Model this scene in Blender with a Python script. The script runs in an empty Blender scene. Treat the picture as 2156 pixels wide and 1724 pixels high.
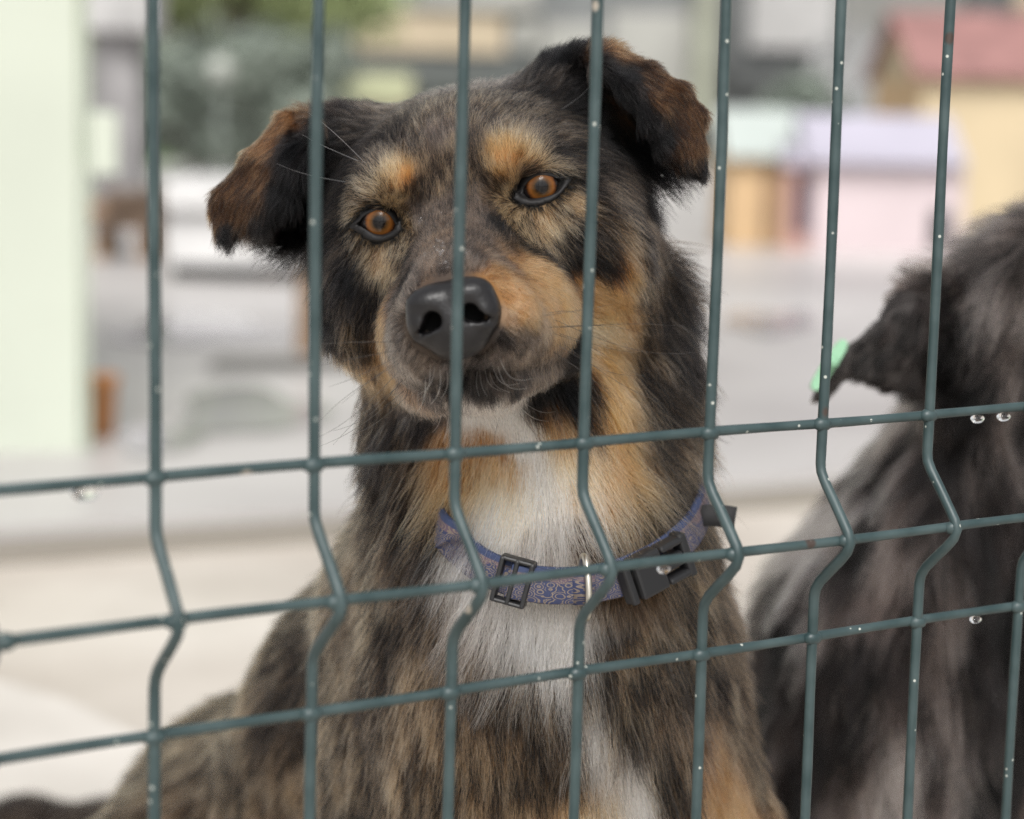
import bpy, bmesh, math, random, os
import numpy as np
from mathutils import Vector, Matrix
from mathutils.bvhtree import BVHTree

# ------------------------------------------------------------------ camera, world, sun, exposure
scene = bpy.context.scene
COL = scene.collection
W0, H0, FPX = 2155.0, 1724.0, 4385.87
CR = np.array([[0.84559595, -0.53329718, 0.02369812],
               [-0.05827335, -0.13634401, -0.98894617],
               [0.53063331, 0.83486791, -0.14636895]])      # rows: right, down, forward
CP = np.array([-0.22929, -0.55076, 0.55931])

cam_data = bpy.data.cameras.new('camera')
cam = bpy.data.objects.new('camera', cam_data); COL.objects.link(cam)
cam_data.sensor_width = 36.0
cam_data.lens = FPX / W0 * 36.0
cam_data.clip_start = 0.02
cam_data.clip_end = 400.0
cam_data.dof.use_dof = True
cam_data.dof.focus_distance = 0.748
cam_data.dof.aperture_fstop = 6.2
M4 = Matrix.Identity(4)
for i in range(3):
    M4[i][0] = CR[0, i]; M4[i][1] = -CR[1, i]; M4[i][2] = -CR[2, i]; M4[i][3] = CP[i]
cam.matrix_world = M4
scene.camera = cam

SUN_EL, SUN_AZ = math.radians(50), math.radians(212)
world = bpy.data.worlds.new('World'); scene.world = world
world.use_nodes = True
wn = world.node_tree.nodes; wl = world.node_tree.links
bg = wn['Background']
sky = wn.new('ShaderNodeTexSky'); sky.sky_type = 'NISHITA'; sky.sun_disc = False
sky.sun_elevation = SUN_EL; sky.sun_rotation = SUN_AZ
sky.air_density = 1.0; sky.dust_density = 4.0; sky.ozone_density = 0.3
hsv = wn.new('ShaderNodeHueSaturation'); hsv.inputs['Saturation'].default_value = 0.12
wl.new(sky.outputs[0], hsv.inputs['Color']); wl.new(hsv.outputs[0], bg.inputs[0])
bg.inputs[1].default_value = 0.13
sun_data = bpy.data.lights.new('sun', 'SUN'); sun_data.energy = 1.5; sun_data.angle = math.radians(22)
sun_data.color = (1.0, 0.97, 0.93)
sun = bpy.data.objects.new('sun', sun_data); COL.objects.link(sun)
sd = Vector((math.sin(SUN_AZ) * math.cos(SUN_EL), math.cos(SUN_AZ) * math.cos(SUN_EL), math.sin(SUN_EL)))
sun.rotation_euler = sd.to_track_quat('Z', 'Y').to_euler()
scene.view_settings.view_transform = 'Standard'
scene.view_settings.look = 'None'
scene.view_settings.gamma = 1.0
scene.view_settings.use_curve_mapping = False
scene.view_settings.exposure = 0.55
scene.cycles.max_bounces = 12
scene.cycles.transparent_max_bounces = 12
scene.cycles.transmission_bounces = 12
scene.cycles.use_denoising = True
scene.cycles.denoising_prefilter = 'NONE'
scene.cycles.use_adaptive_sampling = False
scene.cycles_curves.shape = 'RIBBONS'
scene.cycles_curves.subdivisions = 1
rng = np.random.default_rng(7)
random.seed(7)

# ------------------------------------------------------------------ helpers
def ray(x, y):
    return CR.T @ np.array([(x - W0 / 2) / FPX, (y - H0 / 2) / FPX, 1.0])
def at(x, y, d):
    """world point at distance d along the view axis, on the sight line of (x, y)"""
    return CP + ray(x, y) * d
def ground_at(x, y, z=0.0):
    d = ray(x, y); s = (z - CP[2]) / d[2]
    return CP + d * s
def mat(name, color=(.5, .5, .5), rough=.7, metal=0.0, spec=.5, **kw):
    m = bpy.data.materials.new(name); m.use_nodes = True
    b = m.node_tree.nodes['Principled BSDF']
    b.inputs['Base Color'].default_value = (*color, 1)
    b.inputs['Roughness'].default_value = rough
    b.inputs['Metallic'].default_value = metal
    b.inputs['Specular IOR Level'].default_value = spec
    for k, v in kw.items(): b.inputs[k.replace('_', ' ')].default_value = v
    return m
def noisy(m, c1, c2, scale=8, detail=5, lo=.35, hi=.65, bump=0.0, bscale=60, coord='Object', dist=.002):
    nt = m.node_tree; n = nt.nodes; l = nt.links; b = n['Principled BSDF']
    tc = n.new('ShaderNodeTexCoord'); t = n.new('ShaderNodeTexNoise')
    t.inputs['Scale'].default_value = scale; t.inputs['Detail'].default_value = detail
    l.new(tc.outputs[coord], t.inputs['Vector'])
    r = n.new('ShaderNodeValToRGB'); r.color_ramp.elements[0].position = lo; r.color_ramp.elements[1].position = hi
    r.color_ramp.elements[0].color = (*c1, 1); r.color_ramp.elements[1].color = (*c2, 1)
    l.new(t.outputs['Fac'], r.inputs[0]); l.new(r.outputs[0], b.inputs['Base Color'])
    if bump:
        t2 = n.new('ShaderNodeTexNoise'); t2.inputs['Scale'].default_value = bscale; t2.inputs['Detail'].default_value = 6
        l.new(tc.outputs[coord], t2.inputs['Vector'])
        bp = n.new('ShaderNodeBump'); bp.inputs['Strength'].default_value = bump; bp.inputs['Distance'].default_value = dist
        l.new(t2.outputs['Fac'], bp.inputs['Height']); l.new(bp.outputs[0], b.inputs['Normal'])
    return r
def mesh_obj(name, verts, faces, m=None, parent=None, smooth=False):
    me = bpy.data.meshes.new(name)
    me.from_pydata([tuple(map(float, v)) for v in verts], [], [tuple(int(i) for i in f) for f in faces]); me.update()
    if smooth: me.polygons.foreach_set('use_smooth', np.ones(len(me.polygons), bool))
    if m: me.materials.append(m)
    o = bpy.data.objects.new(name, me); COL.objects.link(o)
    if parent:
        o.parent = parent; o.matrix_parent_inverse = parent.matrix_world.inverted()
    return o
def empty(name, loc=(0, 0, 0), rz=0.0):
    o = bpy.data.objects.new(name, None); COL.objects.link(o)
    o.empty_display_size = .05
    o.matrix_world = Matrix.Translation(Vector(tuple(map(float, loc)))) @ Matrix.Rotation(rz, 4, 'Z')
    return o
def tag(o, label=None, cat=None, group=None, kind=None):
    if label: o['label'] = label
    if cat: o['category'] = cat
    if group: o['group'] = group
    if kind: o['kind'] = kind
    return o
class Mesh:
    """collects boxes, tubes and prisms of one part"""
    def __init__(s): s.v = []; s.f = []
    def add(s, v, f):
        n = len(s.v); s.v += [tuple(p) for p in v]; s.f += [tuple(i + n for i in q) for q in f]; return s
    def box(s, c, d, rz=0.0, rx=0.0, ry=0.0):
        R = Matrix.Rotation(rz, 3, 'Z') @ Matrix.Rotation(ry, 3, 'Y') @ Matrix.Rotation(rx, 3, 'X')
        v = []
        for x in (-.5, .5):
            for y in (-.5, .5):
                for z in (-.5, .5):
                    v.append(tuple(Vector(c) + R @ Vector((x * d[0], y * d[1], z * d[2]))))
        return s.add(v, [(0, 1, 3, 2), (4, 6, 7, 5), (0, 4, 5, 1), (2, 3, 7, 6), (0, 2, 6, 4), (1, 5, 7, 3)])
    def prism(s, pts, d):
        """polygon pts (3D) pushed along vector d"""
        n = len(pts); v = [tuple(p) for p in pts] + [tuple(np.array(p) + np.array(d)) for p in pts]
        f = [tuple(range(n))[::-1], tuple(range(n, 2 * n))] + [(i, (i + 1) % n, n + (i + 1) % n, n + i) for i in range(n)]
        return s.add(v, f)
    def tube(s, P, r, n=10, cap=True):
        P = np.array(P, float); r = np.broadcast_to(np.array(r, float), (len(P),))
        T = np.gradient(P, axis=0); T /= np.linalg.norm(T, axis=1)[:, None]
        up = np.array([0, 0, 1.0]) if abs(T[0][2]) < .9 else np.array([1.0, 0, 0])
        A = np.cross(T[0], up); A /= np.linalg.norm(A)
        v = []
        for i in range(len(P)):
            A = A - T[i] * (A @ T[i]); A /= np.linalg.norm(A); B = np.cross(T[i], A)
            for k in range(n):
                a = 2 * math.pi * k / n; v.append(P[i] + r[i] * (math.cos(a) * A + math.sin(a) * B))
        f = []
        for i in range(len(P) - 1):
            for k in range(n):
                k2 = (k + 1) % n; f.append((i * n + k, i * n + k2, (i + 1) * n + k2, (i + 1) * n + k))
        if cap: f += [tuple(range(n))[::-1], tuple(range((len(P) - 1) * n, len(P) * n))]
        return s.add(v, f)
    def build(s, name, m=None, parent=None, smooth=False, bevel=0.0):
        o = mesh_obj(name, s.v, s.f, m, parent, smooth)
        if bevel:
            b = o.modifiers.new('bevel', 'BEVEL'); b.width = bevel; b.segments = 2; b.limit_method = 'ANGLE'
        return o
def catmull(P, n=8, closed=False):
    P = [np.array(p, float) for p in P]; out = []
    N = len(P); rngi = range(N if closed else N - 1)
    for i in rngi:
        g = (lambda k: P[k % N]) if closed else (lambda k: P[min(max(k, 0), N - 1)])
        p0, p1, p2, p3 = g(i - 1), g(i), g(i + 1), g(i + 2)
        for j in range(n):
            t = j / n
            out.append(.5 * ((2 * p1) + (-p0 + p2) * t + (2 * p0 - 5 * p1 + 4 * p2 - p3) * t * t + (-p0 + 3 * p1 - 3 * p2 + p3) * t ** 3))
    if not closed: out.append(P[-1])
    return np.array(out)

# value noise on arrays
_perm = np.random.default_rng(3).random(65536).astype(np.float32)
def vnoise(P, scale=1.0, seed=0):
    Q = P * scale + 1000.0 + seed * 17.3
    I = np.floor(Q).astype(np.int64); F = (Q - I); F = F * F * (3 - 2 * F)
    out = 0
    for dx in (0, 1):
        for dy in (0, 1):
            for dz in (0, 1):
                h = ((I[:, 0] + dx) * 73856093 ^ (I[:, 1] + dy) * 19349663 ^ (I[:, 2] + dz) * 83492791) & 65535
                w = (F[:, 0] if dx else 1 - F[:, 0]) * (F[:, 1] if dy else 1 - F[:, 1]) * (F[:, 2] if dz else 1 - F[:, 2])
                out = out + w * _perm[h]
    return out
def vnoise3(P, scale=1.0, seed=0):
    return np.stack([vnoise(P, scale, seed + k * 5 + 1) - .5 for k in range(3)], 1)

# ------------------------------------------------------------------ signed distance shapes (metres)
def smin(a, b, k):
    h = np.maximum(k - np.abs(a - b), 0) / k
    return np.minimum(a, b) - h * h * k * .25
def smax(a, b, k): return -smin(-a, -b, k)
def ell(P, c, r, rot=None):
    q = P - np.array(c, np.float32)
    if rot is not None: q = q @ rot
    r = np.array(r, np.float32)
    k0 = np.sqrt(((q / r) ** 2).sum(1)); k1 = np.sqrt(((q / (r * r)) ** 2).sum(1)) + 1e-9
    return k0 * (k0 - 1) / k1
def cone(P, a, b, ra, rb):
    a = np.array(a, np.float32); b = np.array(b, np.float32); ab = b - a
    t = np.clip(((P - a) @ ab) / (ab @ ab), 0, 1)
    return np.linalg.norm(P - a - t[:, None] * ab, axis=1) - (ra + (rb - ra) * t)
def tri_dist(P, a, b, c):
    a, b, c = [np.array(q, np.float32) for q in (a, b, c)]
    n = np.cross(b - a, c - a); n /= np.linalg.norm(n)
    def seg(p, q):
        d = q - p; t = np.clip(((P - p) @ d) / (d @ d), 0, 1); return np.linalg.norm(P - p - t[:, None] * d, axis=1)
    e = np.minimum(np.minimum(seg(a, b), seg(b, c)), seg(c, a))
    ins = (((P - a) @ np.cross(n, b - a)) > 0) & (((P - b) @ np.cross(n, c - b)) > 0) & (((P - c) @ np.cross(n, a - c)) > 0)
    return np.where(ins, np.abs((P - a) @ n), e)
def sheet(P, V, T, r):
    d = None
    for t in T:
        e = tri_dist(P, V[t[0]], V[t[1]], V[t[2]]); d = e if d is None else smin(d, e, .004)
    return d - r
def sdf_mesh(fn, lo, hi, vox, block=8, name='sdf'):
    """sparse evaluation of fn, then OpenVDB surface extraction"""
    import openvdb
    lo = np.array(lo, float); n = np.ceil((np.array(hi) - lo) / vox / block).astype(int)
    bs = vox * block
    g = np.stack(np.meshgrid(*[np.arange(k) for k in n], indexing='ij'), -1).reshape(-1, 3)
    cen = (lo + (g + .5) * bs).astype(np.float32)
    d = np.concatenate([fn(cen[i:i + 200000]) for i in range(0, len(cen), 200000)])
    act = np.abs(d) < bs * 1.25
    arr = np.full(tuple(n * block), 3 * vox, np.float32)
    A = arr.reshape(n[0], block, n[1], block, n[2], block)
    ins = g[~act & (d < 0)]
    A[ins[:, 0], :, ins[:, 1], :, ins[:, 2], :] = -3 * vox
    ga = g[act]
    off = np.stack(np.meshgrid(*[np.arange(block)] * 3, indexing='ij'), -1).reshape(-1, 3)
    for i in range(0, len(ga), 400):
        gg = ga[i:i + 400]
        P = (lo + (gg[:, None, :] * block + off[None]) * vox).reshape(-1, 3).astype(np.float32)
        v = np.clip(fn(P), -3 * vox, 3 * vox).reshape(len(gg), block, block, block)
        A[gg[:, 0], :, gg[:, 1], :, gg[:, 2], :] = v
    grid = openvdb.FloatGrid(3 * vox)
    grid.copyFromArray(arr, tolerance=0.0)
    grid.gridClass = openvdb.GridClass.LEVEL_SET
    v, q = grid.convertToQuads(0.0)
    v = np.asarray(v, float) * vox + lo
    q = np.asarray(q)[:, ::-1]
    return v, q
# ------------------------------------------------------------------ head frame of the sitting dog
# local axes in metres: X to the right of the picture, Y from the nose to the nape, Z to the crown; origin between the eyes
HL = np.array([[0.77460164, 0.61087354, -0.16378587],
               [-0.58471277, 0.79040643, 0.18267088],
               [0.24104621, -0.04572948, 0.96943568]])
HE = np.array([0.16679671, 0.11166695, 0.52118892])
def hw(x, y, z):                       # head millimetres -> world
    return HE + HL @ (np.array([x, y, z], float) / 1000)
def hl(x, y, ly):                      # sight line meets the head plane Y = ly (mm) -> head millimetres
    o = HL.T @ (CP - HE) * 1000; d = HL.T @ ray(x, y); return o + d * ((ly - o[1]) / d[1])

EARL = {k: hl(*v) / 1000 for k, v in dict(
    B0=(712, 266, 62), B1=(705, 380, 66), B2=(700, 500, 64), F0=(650, 260, 50), F1=(600, 255, 42), F2=(535, 335, 38), F3=(470, 415, 36),
    F4=(452, 448, 36), M1=(630, 380, 72), M2=(565, 430, 60), M3=(640, 495, 66), M4=(580, 465, 50),
    E0=(668, 255, 34), E1=(632, 345, 26), E2=(606, 420, 24), E3=(560, 462, 27), T=(474, 500, 33)).items()}
EARL_T = [t.split() for t in ('B0 F0 M1', 'B0 M1 B1', 'F0 F1 M1', 'F1 F2 M1', 'M1 F2 M2', 'F2 F3 M2', 'M1 M2 M3', 'B1 M1 M3', 'B1 M3 B2',
    'M2 M4 M3', 'F3 M4 M2', 'F0 E0 E1', 'F0 E1 F1', 'F1 E1 F2', 'E1 E2 F2', 'E2 F3 F2', 'E2 E3 F3', 'E3 T F3', 'T F4 F3')]
EARR = {k: hl(*v) / 1000 for k, v in dict(
    B0=(1165, 165, 62), B1=(1235, 225, 66), B2=(1310, 310, 64), B3=(1350, 350, 64),
    F0=(1218, 128, 52), F1=(1290, 116, 46), F2=(1365, 155, 42), F3=(1430, 195, 40), F4=(1470, 245, 40), F5=(1468, 310, 38), T=(1478, 368, 36),
    M1=(1300, 200, 72), M2=(1370, 255, 68), M3=(1380, 325, 60),
    E0=(1262, 132, 32), E1=(1318, 190, 28), E2=(1368, 255, 26), E3=(1398, 310, 28), E4=(1440, 355, 32)).items()}
EARR_T = [t.split() for t in ('B0 F0 M1', 'B0 M1 B1', 'F0 F1 M1', 'F1 F2 M1', 'F2 M2 M1', 'F2 F3 M2', 'F3 F4 M2', 'B1 M1 M2', 'B1 M2 B2',
    'B2 M2 M3', 'B2 M3 B3', 'F0 E0 F1', 'E0 E1 F1', 'F1 E1 F2', 'E1 E2 F2', 'F2 E2 F3', 'E2 E3 F3', 'F3 E3 F4', 'E3 F5 F4', 'E3 E4 F5', 'E4 T F5')]

EYES = {'R': (-30.0, 4.0, 0.5), 'L': (30.0, 4.0, 0.5)}
EYE_R = 10.6
def head_sdf(Pw):
    P = ((Pw - HE.astype(np.float32)) @ HL.astype(np.float32)) * 1000
    S = lambda sx, x, y, z: (sx * x, y, z)
    d = ell(P, (0, 58, -2), (54, 60, 46))
    d = smin(d, ell(P, (0, 20, 8), (40, 30, 27)), 16)
    for s in (-1, 1):
        d = smin(d, ell(P, S(s, 23, 3, 11), (13, 13, 10)), 12)            # brow
        d = smin(d, ell(P, S(s, 40, 36, -22), (23, 36, 34)), 18)          # cheek
        d = smin(d, ell(P, S(s, 22, 12, -18), (16, 20, 14)), 14)
        d = smin(d, ell(P, S(s, 44, 68, 31), (22, 24, 17)), 14)           # ear base
    d = smin(d, cone(P, (0, 6, -24), (0, -54, -34), 25, 17), 14)          # muzzle
    d = smin(d, cone(P, (0, 2, -10), (0, -64, -28), 11, 10), 12)          # bridge
    for s in (-1, 1):
        d = smin(d, ell(P, S(s, 12, -52, -43), (15, 24, 16)), 9)          # upper lip
        d = smin(d, ell(P, S(s, 19, -22, -44), (15.5, 28, 18)), 12)
    j = cone(P, (0, 30, -54), (0, -46, -61), 25, 10.2)                     # jaw
    for s in (-1, 1): j = smin(j, cone(P, S(s, 24, -6, -60), S(s, 8, -47, -62.5), 9.5, 5.5), 8)
    # mouth line
    for s in (-1, 1):
        pts = [S(s, 0, -74, -57), S(s, 12, -68, -61), S(s, 24, -50, -64), S(s, 33, -28, -62), S(s, 36, -12, -55)]
        for a, b in zip(pts[:-1], pts[1:]):
            d = smax(d, -cone(P, a, b, 2.2, 2.2), 4)
    d = smin(d, j, 3)
    for s in ('R', 'L'):
        c = np.array(EYES[s]); sg = -1 if s == 'R' else 1
        d = smin(d, np.linalg.norm(P - c.astype(np.float32), axis=1) - 12.0, 5)
        q = (P - c.astype(np.float32)); ca, sa = math.cos(sg * .10), math.sin(sg * .10)
        qx = q[:, 0] * ca + q[:, 2] * sa; qz = -q[:, 0] * sa + q[:, 2] * ca
        hole = (np.sqrt((qx / 7.6) ** 2 + (qz / 5.6) ** 2) - 1) * 5.8
        hole = np.maximum(hole, q[:, 1] - 2)
        d = smax(d, -hole, 1.5)
    # skin folds of the nose mount
    d = smin(d, ell(P, (-1, -68, -37), (13, 9, 11)), 6)
    d = d / 1000
    e = sheet(P / 1000, EARL, EARL_T, .0024); f = sheet(P / 1000, EARR, EARR_T, .0024)
    d = smin(d, e, .010); d = smin(d, f, .010)
    return d

BODY = []
def bc(a, b, ra, rb, k=.04): BODY.append(('c', np.array(a), np.array(b), ra, rb, k))
def be(c, r, k=.04, rz=0.0):
    BODY.append(('e', np.array(c), r, np.array(Matrix.Rotation(rz, 3, 'Z')), 0, k))
bt = lambda x, y, d: at(x, y, d - .035)
# neck and throat
bc(hw(0, 78, -18), bt(1105, 1070, .890), .054, .052, .03)
bc(hw(0, 38, -58), bt(1120, 1080, .850), .034, .043, .03)
bc(bt(1330, 640, .890), bt(1315, 940, .890), .016, .024, .03)
# chest, shoulders, trunk, rump
CAMZ = math.atan2(CR[2, 0], CR[2, 1])
be(bt(1125, 1330, .880), (.060, .070, .080), .03, -CAMZ)
be(bt(1160, 1680, .895), (.072, .082, .120), .04, -CAMZ)
bc(bt(915, 1340, .935), bt(900, 1800, .920), .044, .044, .03)
bc(bt(1345, 1360, .925), bt(1410, 1800, .915), .034, .040, .03)
bc(bt(1060, 1150, .940), bt(925, 1590, 1.06), .050, .080, .04)
bc(bt(900, 1560, 1.06), bt(690, 1900, 1.17), .086, .092, .04)
rump = bt(620, 2080, 1.22)
be((rump[0], rump[1], .115), (.105, .125, .112), .05)
def paw(top, foot, r0=.034, r1=.022):
    bc(top, (foot[0], foot[1], .05), r0, r1, .02)
    bc((foot[0], foot[1], .045), (foot[0] - .008, foot[1] - .018, .022), r1 * .9, .022, .012)
    bc((foot[0] - .01, foot[1] - .02, .024), (foot[0] - .022, foot[1] - .05, .016), .024, .016, .01)
pl = bt(940, 1800, .915); pr = bt(1450, 1800, .920)
paw(pl, (pl[0] - .005, pl[1] - .01, 0)); paw(pr, (pr[0] + .0, pr[1] - .01, 0))
for sx in (-1, 1):                      # folded hind legs
    c = np.array([rump[0] + sx * .085, rump[1] - .07 - sx * .03, .10])
    be(c, (.045, .085, .085), .04, .3)
    f = c + np.array([sx * .03, -.10, 0]); bc((c[0], c[1] + .04, .03), (f[0], f[1], .02), .028, .018, .02)
tq = [ground_at(x, y) for x, y in ((420, 1880), (230, 1810), (60, 1785), (-160, 1780))]
tail = [(rump[0] - .02, rump[1] + .08, .06), (tq[0][0], tq[0][1], .026), (tq[1][0], tq[1][1], .020), (tq[2][0], tq[2][1], .018), (tq[3][0], tq[3][1], .015)]
for i in range(4): bc(tail[i], tail[i + 1], .025 - .003 * i, .022 - .003 * i, .02)

def prims_sdf(P, prims):
    d = None
    for p in prims:
        if p[0] == 'c': e = cone(P, p[1], p[2], p[3], p[4])
        else: e = ell(P, p[1], p[2], p[3].astype(np.float32))
        d = e if d is None else smin(d, e, p[5])
    return d
HC = hw(0, 20, -5)
def dog_sdf(P):
    P = P.astype(np.float32)
    d = prims_sdf(P, BODY)
    near = (np.abs(P - HC.astype(np.float32)) < np.array([.22, .22, .20], np.float32)).all(1)
    if near.any():
        d[near] = smin(d[near], head_sdf(P[near]), .018)
    # chest relief: breast bone furrow between the forelegs
    return d
# ------------------------------------------------------------------ sitting dog: body mesh, eyes, nose
VOX = .0019
dog = empty('dog', (float(HE[0]) - .02, float(HE[1]) + .15, 0))
tag(dog, 'brindle dog with amber eyes and white chest stripe sitting behind the wire fence', 'dog')
V, Q = sdf_mesh(dog_sdf, (-.52, -.02, -.004), (.52, 1.05, .66), VOX)
m_skin = mat('dog_skin', (.02, .016, .015), .9, spec=.1)
body = mesh_obj('body', V, Q, m_skin, dog, True)
def mesh_arrays(o):
    me = o.data; me.calc_loop_triangles()
    v = np.empty(len(me.vertices) * 3); me.vertices.foreach_get('co', v); v = v.reshape(-1, 3)
    n = np.empty(len(me.vertices) * 3, np.float32); me.vertex_normals.foreach_get('vector', n); n = n.reshape(-1, 3)
    t = np.empty(len(me.loop_triangles) * 3, np.int32); me.loop_triangles.foreach_get('vertices', t); t = t.reshape(-1, 3)
    w = np.array(o.matrix_world)
    return v @ w[:3, :3].T + w[:3, 3], n @ w[:3, :3].T, t
bpy.context.view_layer.update()
DV, DN, DT = mesh_arrays(body)
dog_bvh = BVHTree.FromPolygons([Vector(p) for p in DV.tolist()], DT.tolist())
def hit(x, y, bvh=None):
    d = ray(x, y); d = d / np.linalg.norm(d)
    h = (bvh or dog_bvh).ray_cast(Vector(CP), Vector(d))
    return (np.array(h[0]), np.array(h[1])) if h[0] is not None else (None, None)

# nose leather
def nose_sdf(Pw):
    P = ((Pw - HE.astype(np.float32)) @ HL.astype(np.float32)).astype(np.float32) * 1000 - np.array((-1.2, -4.0, -1.8), np.float32)
    P = P / np.float32(.955)
    d = ell(P, (0, -71, -36.5), (15.2, 12.5, 11.6))
    d = smin(d, ell(P, (0, -74, -44.5), (11.2, 9, 8.6)), 6)
    for s in (-1, 1):
        d = smin(d, ell(P, (s * 10.8, -75, -37.8), (6.1, 8, 7.9)), 3)
        d = smin(d, ell(P, (s * 7, -76, -30.5), (8.0, 7.5, 5.0)), 4)
        d = smax(d, -cone(P, (s * 7.0, -92, -37.8), (s * 5.6, -52, -37), 3.5, 2.0), 1.6)
        d = smax(d, -cone(P, (s * 7.4, -88, -40.6), (s * 14.2, -80.5, -42.6), 2.7, 1.8), 1.0)
        d = smax(d, -cone(P, (s * 10.4, -94, -40.3), (s * 7.5, -64, -38.5), 2.3, 1.8), 1.0)
        d = smax(d, -cone(P, (s * 13.2, -92, -41.6), (s * 10, -70, -39.5), 1.4, 1.0), .8)
    d = smax(d, -cone(P, (0, -88.6, -33), (0, -84.8, -53), .9, .9), 2.2)
    return d / 1000
nc = hw(-1, -74, -38)
nv, nq = sdf_mesh(nose_sdf, nc - .028, nc + .028, .0006)
m_nose = mat('nose_leather', (.0075, .0068, .0075), .40, spec=.5)
nt = m_nose.node_tree; tc = nt.nodes.new('ShaderNodeTexCoord'); vo = nt.nodes.new('ShaderNodeTexVoronoi'); vo.inputs['Scale'].default_value = 900
bp = nt.nodes.new('ShaderNodeBump'); bp.inputs['Strength'].default_value = .30; bp.inputs['Distance'].default_value = .0003
nt.links.new(tc.outputs['Object'], vo.inputs['Vector']); nt.links.new(vo.outputs['Distance'], bp.inputs['Height'])
nt.links.new(bp.outputs[0], nt.nodes['Principled BSDF'].inputs['Normal'])
nose = mesh_obj('nose', nv, nq, m_nose, dog, True)

# eyes: ball with iris, clear cornea dome, leather lid rim
IRIS_PX = {'R': (798.5, 468.0), 'L': (1139.5, 393.5)}
def eye_material():
    m = mat('dog_iris', (.02, .012, .01), .7, spec=.0, Coat_Weight=1.0, Coat_Roughness=.03, Coat_IOR=1.38)
    nt = m.node_tree; n = nt.nodes; l = nt.links
    tc = n.new('ShaderNodeTexCoord'); sp = n.new('ShaderNodeSeparateXYZ'); l.new(tc.outputs['Object'], sp.inputs[0])
    cb = n.new('ShaderNodeCombineXYZ'); l.new(sp.outputs[0], cb.inputs[0]); l.new(sp.outputs[1], cb.inputs[1])
    ln = n.new('ShaderNodeVectorMath'); ln.operation = 'LENGTH'; l.new(cb.outputs[0], ln.inputs[0])
    at2 = n.new('ShaderNodeMath'); at2.operation = 'ARCTAN2'; l.new(sp.outputs[0], at2.inputs[0]); l.new(sp.outputs[1], at2.inputs[1])
    ca = n.new('ShaderNodeCombineXYZ'); mm = n.new('ShaderNodeMath'); mm.operation = 'MULTIPLY'; mm.inputs[1].default_value = 9
    l.new(at2.outputs[0], mm.inputs[0]); l.new(mm.outputs[0], ca.inputs[0])
    m3 = n.new('ShaderNodeMath'); m3.operation = 'MULTIPLY'; m3.inputs[1].default_value = 500; l.new(ln.outputs['Value'], m3.inputs[0]); l.new(m3.outputs[0], ca.inputs[1])
    nz = n.new('ShaderNodeTexNoise'); nz.inputs['Scale'].default_value = 1.6; nz.inputs['Detail'].default_value = 5; l.new(ca.outputs[0], nz.inputs['Vector'])
    ad = n.new('ShaderNodeMath'); ad.operation = 'MULTIPLY_ADD'; ad.inputs[1].default_value = .0012; l.new(nz.outputs['Fac'], ad.inputs[0]); l.new(ln.outputs['Value'], ad.inputs[2])
    mr = n.new('ShaderNodeMapRange'); mr.inputs['From Min'].default_value = 0; mr.inputs['From Max'].default_value = .0066; l.new(ad.outputs[0], mr.inputs[0])
    r = n.new('ShaderNodeValToRGB'); e = r.color_ramp.elements
    e[0].position = 0; e[0].color = (.004, .004, .005, 1)
    e[1].position = .36; e[1].color = (.006, .005, .005, 1)
    for p, c in ((.44, (.016, .011, .007)), (.54, (.075, .034, .009)), (.74, (.17, .062, .012)), (.84, (.10, .034, .008)), (.91, (.03, .012, .005)), (.95, (.01, .008, .008))):
        q = e.new(p); q.color = (*c, 1)
    l.new(mr.outputs[0], r.inputs[0]); l.new(r.outputs[0], n['Principled BSDF'].inputs['Base Color'])
    return m
m_iris = eye_material()
m_lid = mat('eyelid_leather', (.006, .0055, .006), .6, spec=.35)
LID_IN = {'R': [(597, 812), (645, 690), (725, 600), (850, 530), (960, 500), (1090, 528), (1200, 620), (1270, 730), (1318, 850), (1285, 930), (1180, 1000), (1060, 1040), (950, 1030), (830, 985), (720, 910), (650, 865)],
          'L': [(745, 850), (800, 760), (870, 690), (970, 632), (1100, 600), (1250, 600), (1370, 640), (1480, 695), (1440, 850), (1340, 985), (1210, 1060), (1050, 1095), (930, 1110), (820, 1110), (735, 1010), (725, 930)]}
LID_OUT = {'R': [(395, 868), (500, 720), (630, 560), (800, 440), (955, 392), (1110, 430), (1280, 530), (1400, 650), (1450, 800), (1440, 960), (1320, 1080), (1160, 1160), (990, 1190), (830, 1160), (690, 1090), (540, 970)],
           'L': [(560, 930), (680, 800), (800, 670), (950, 575), (1110, 530), (1300, 555), (1500, 620), (1690, 690), (1600, 850), (1480, 1010), (1340, 1130), (1180, 1215), (990, 1260), (800, 1250), (610, 1180), (500, 1080)]}
LID3 = {}
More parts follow.
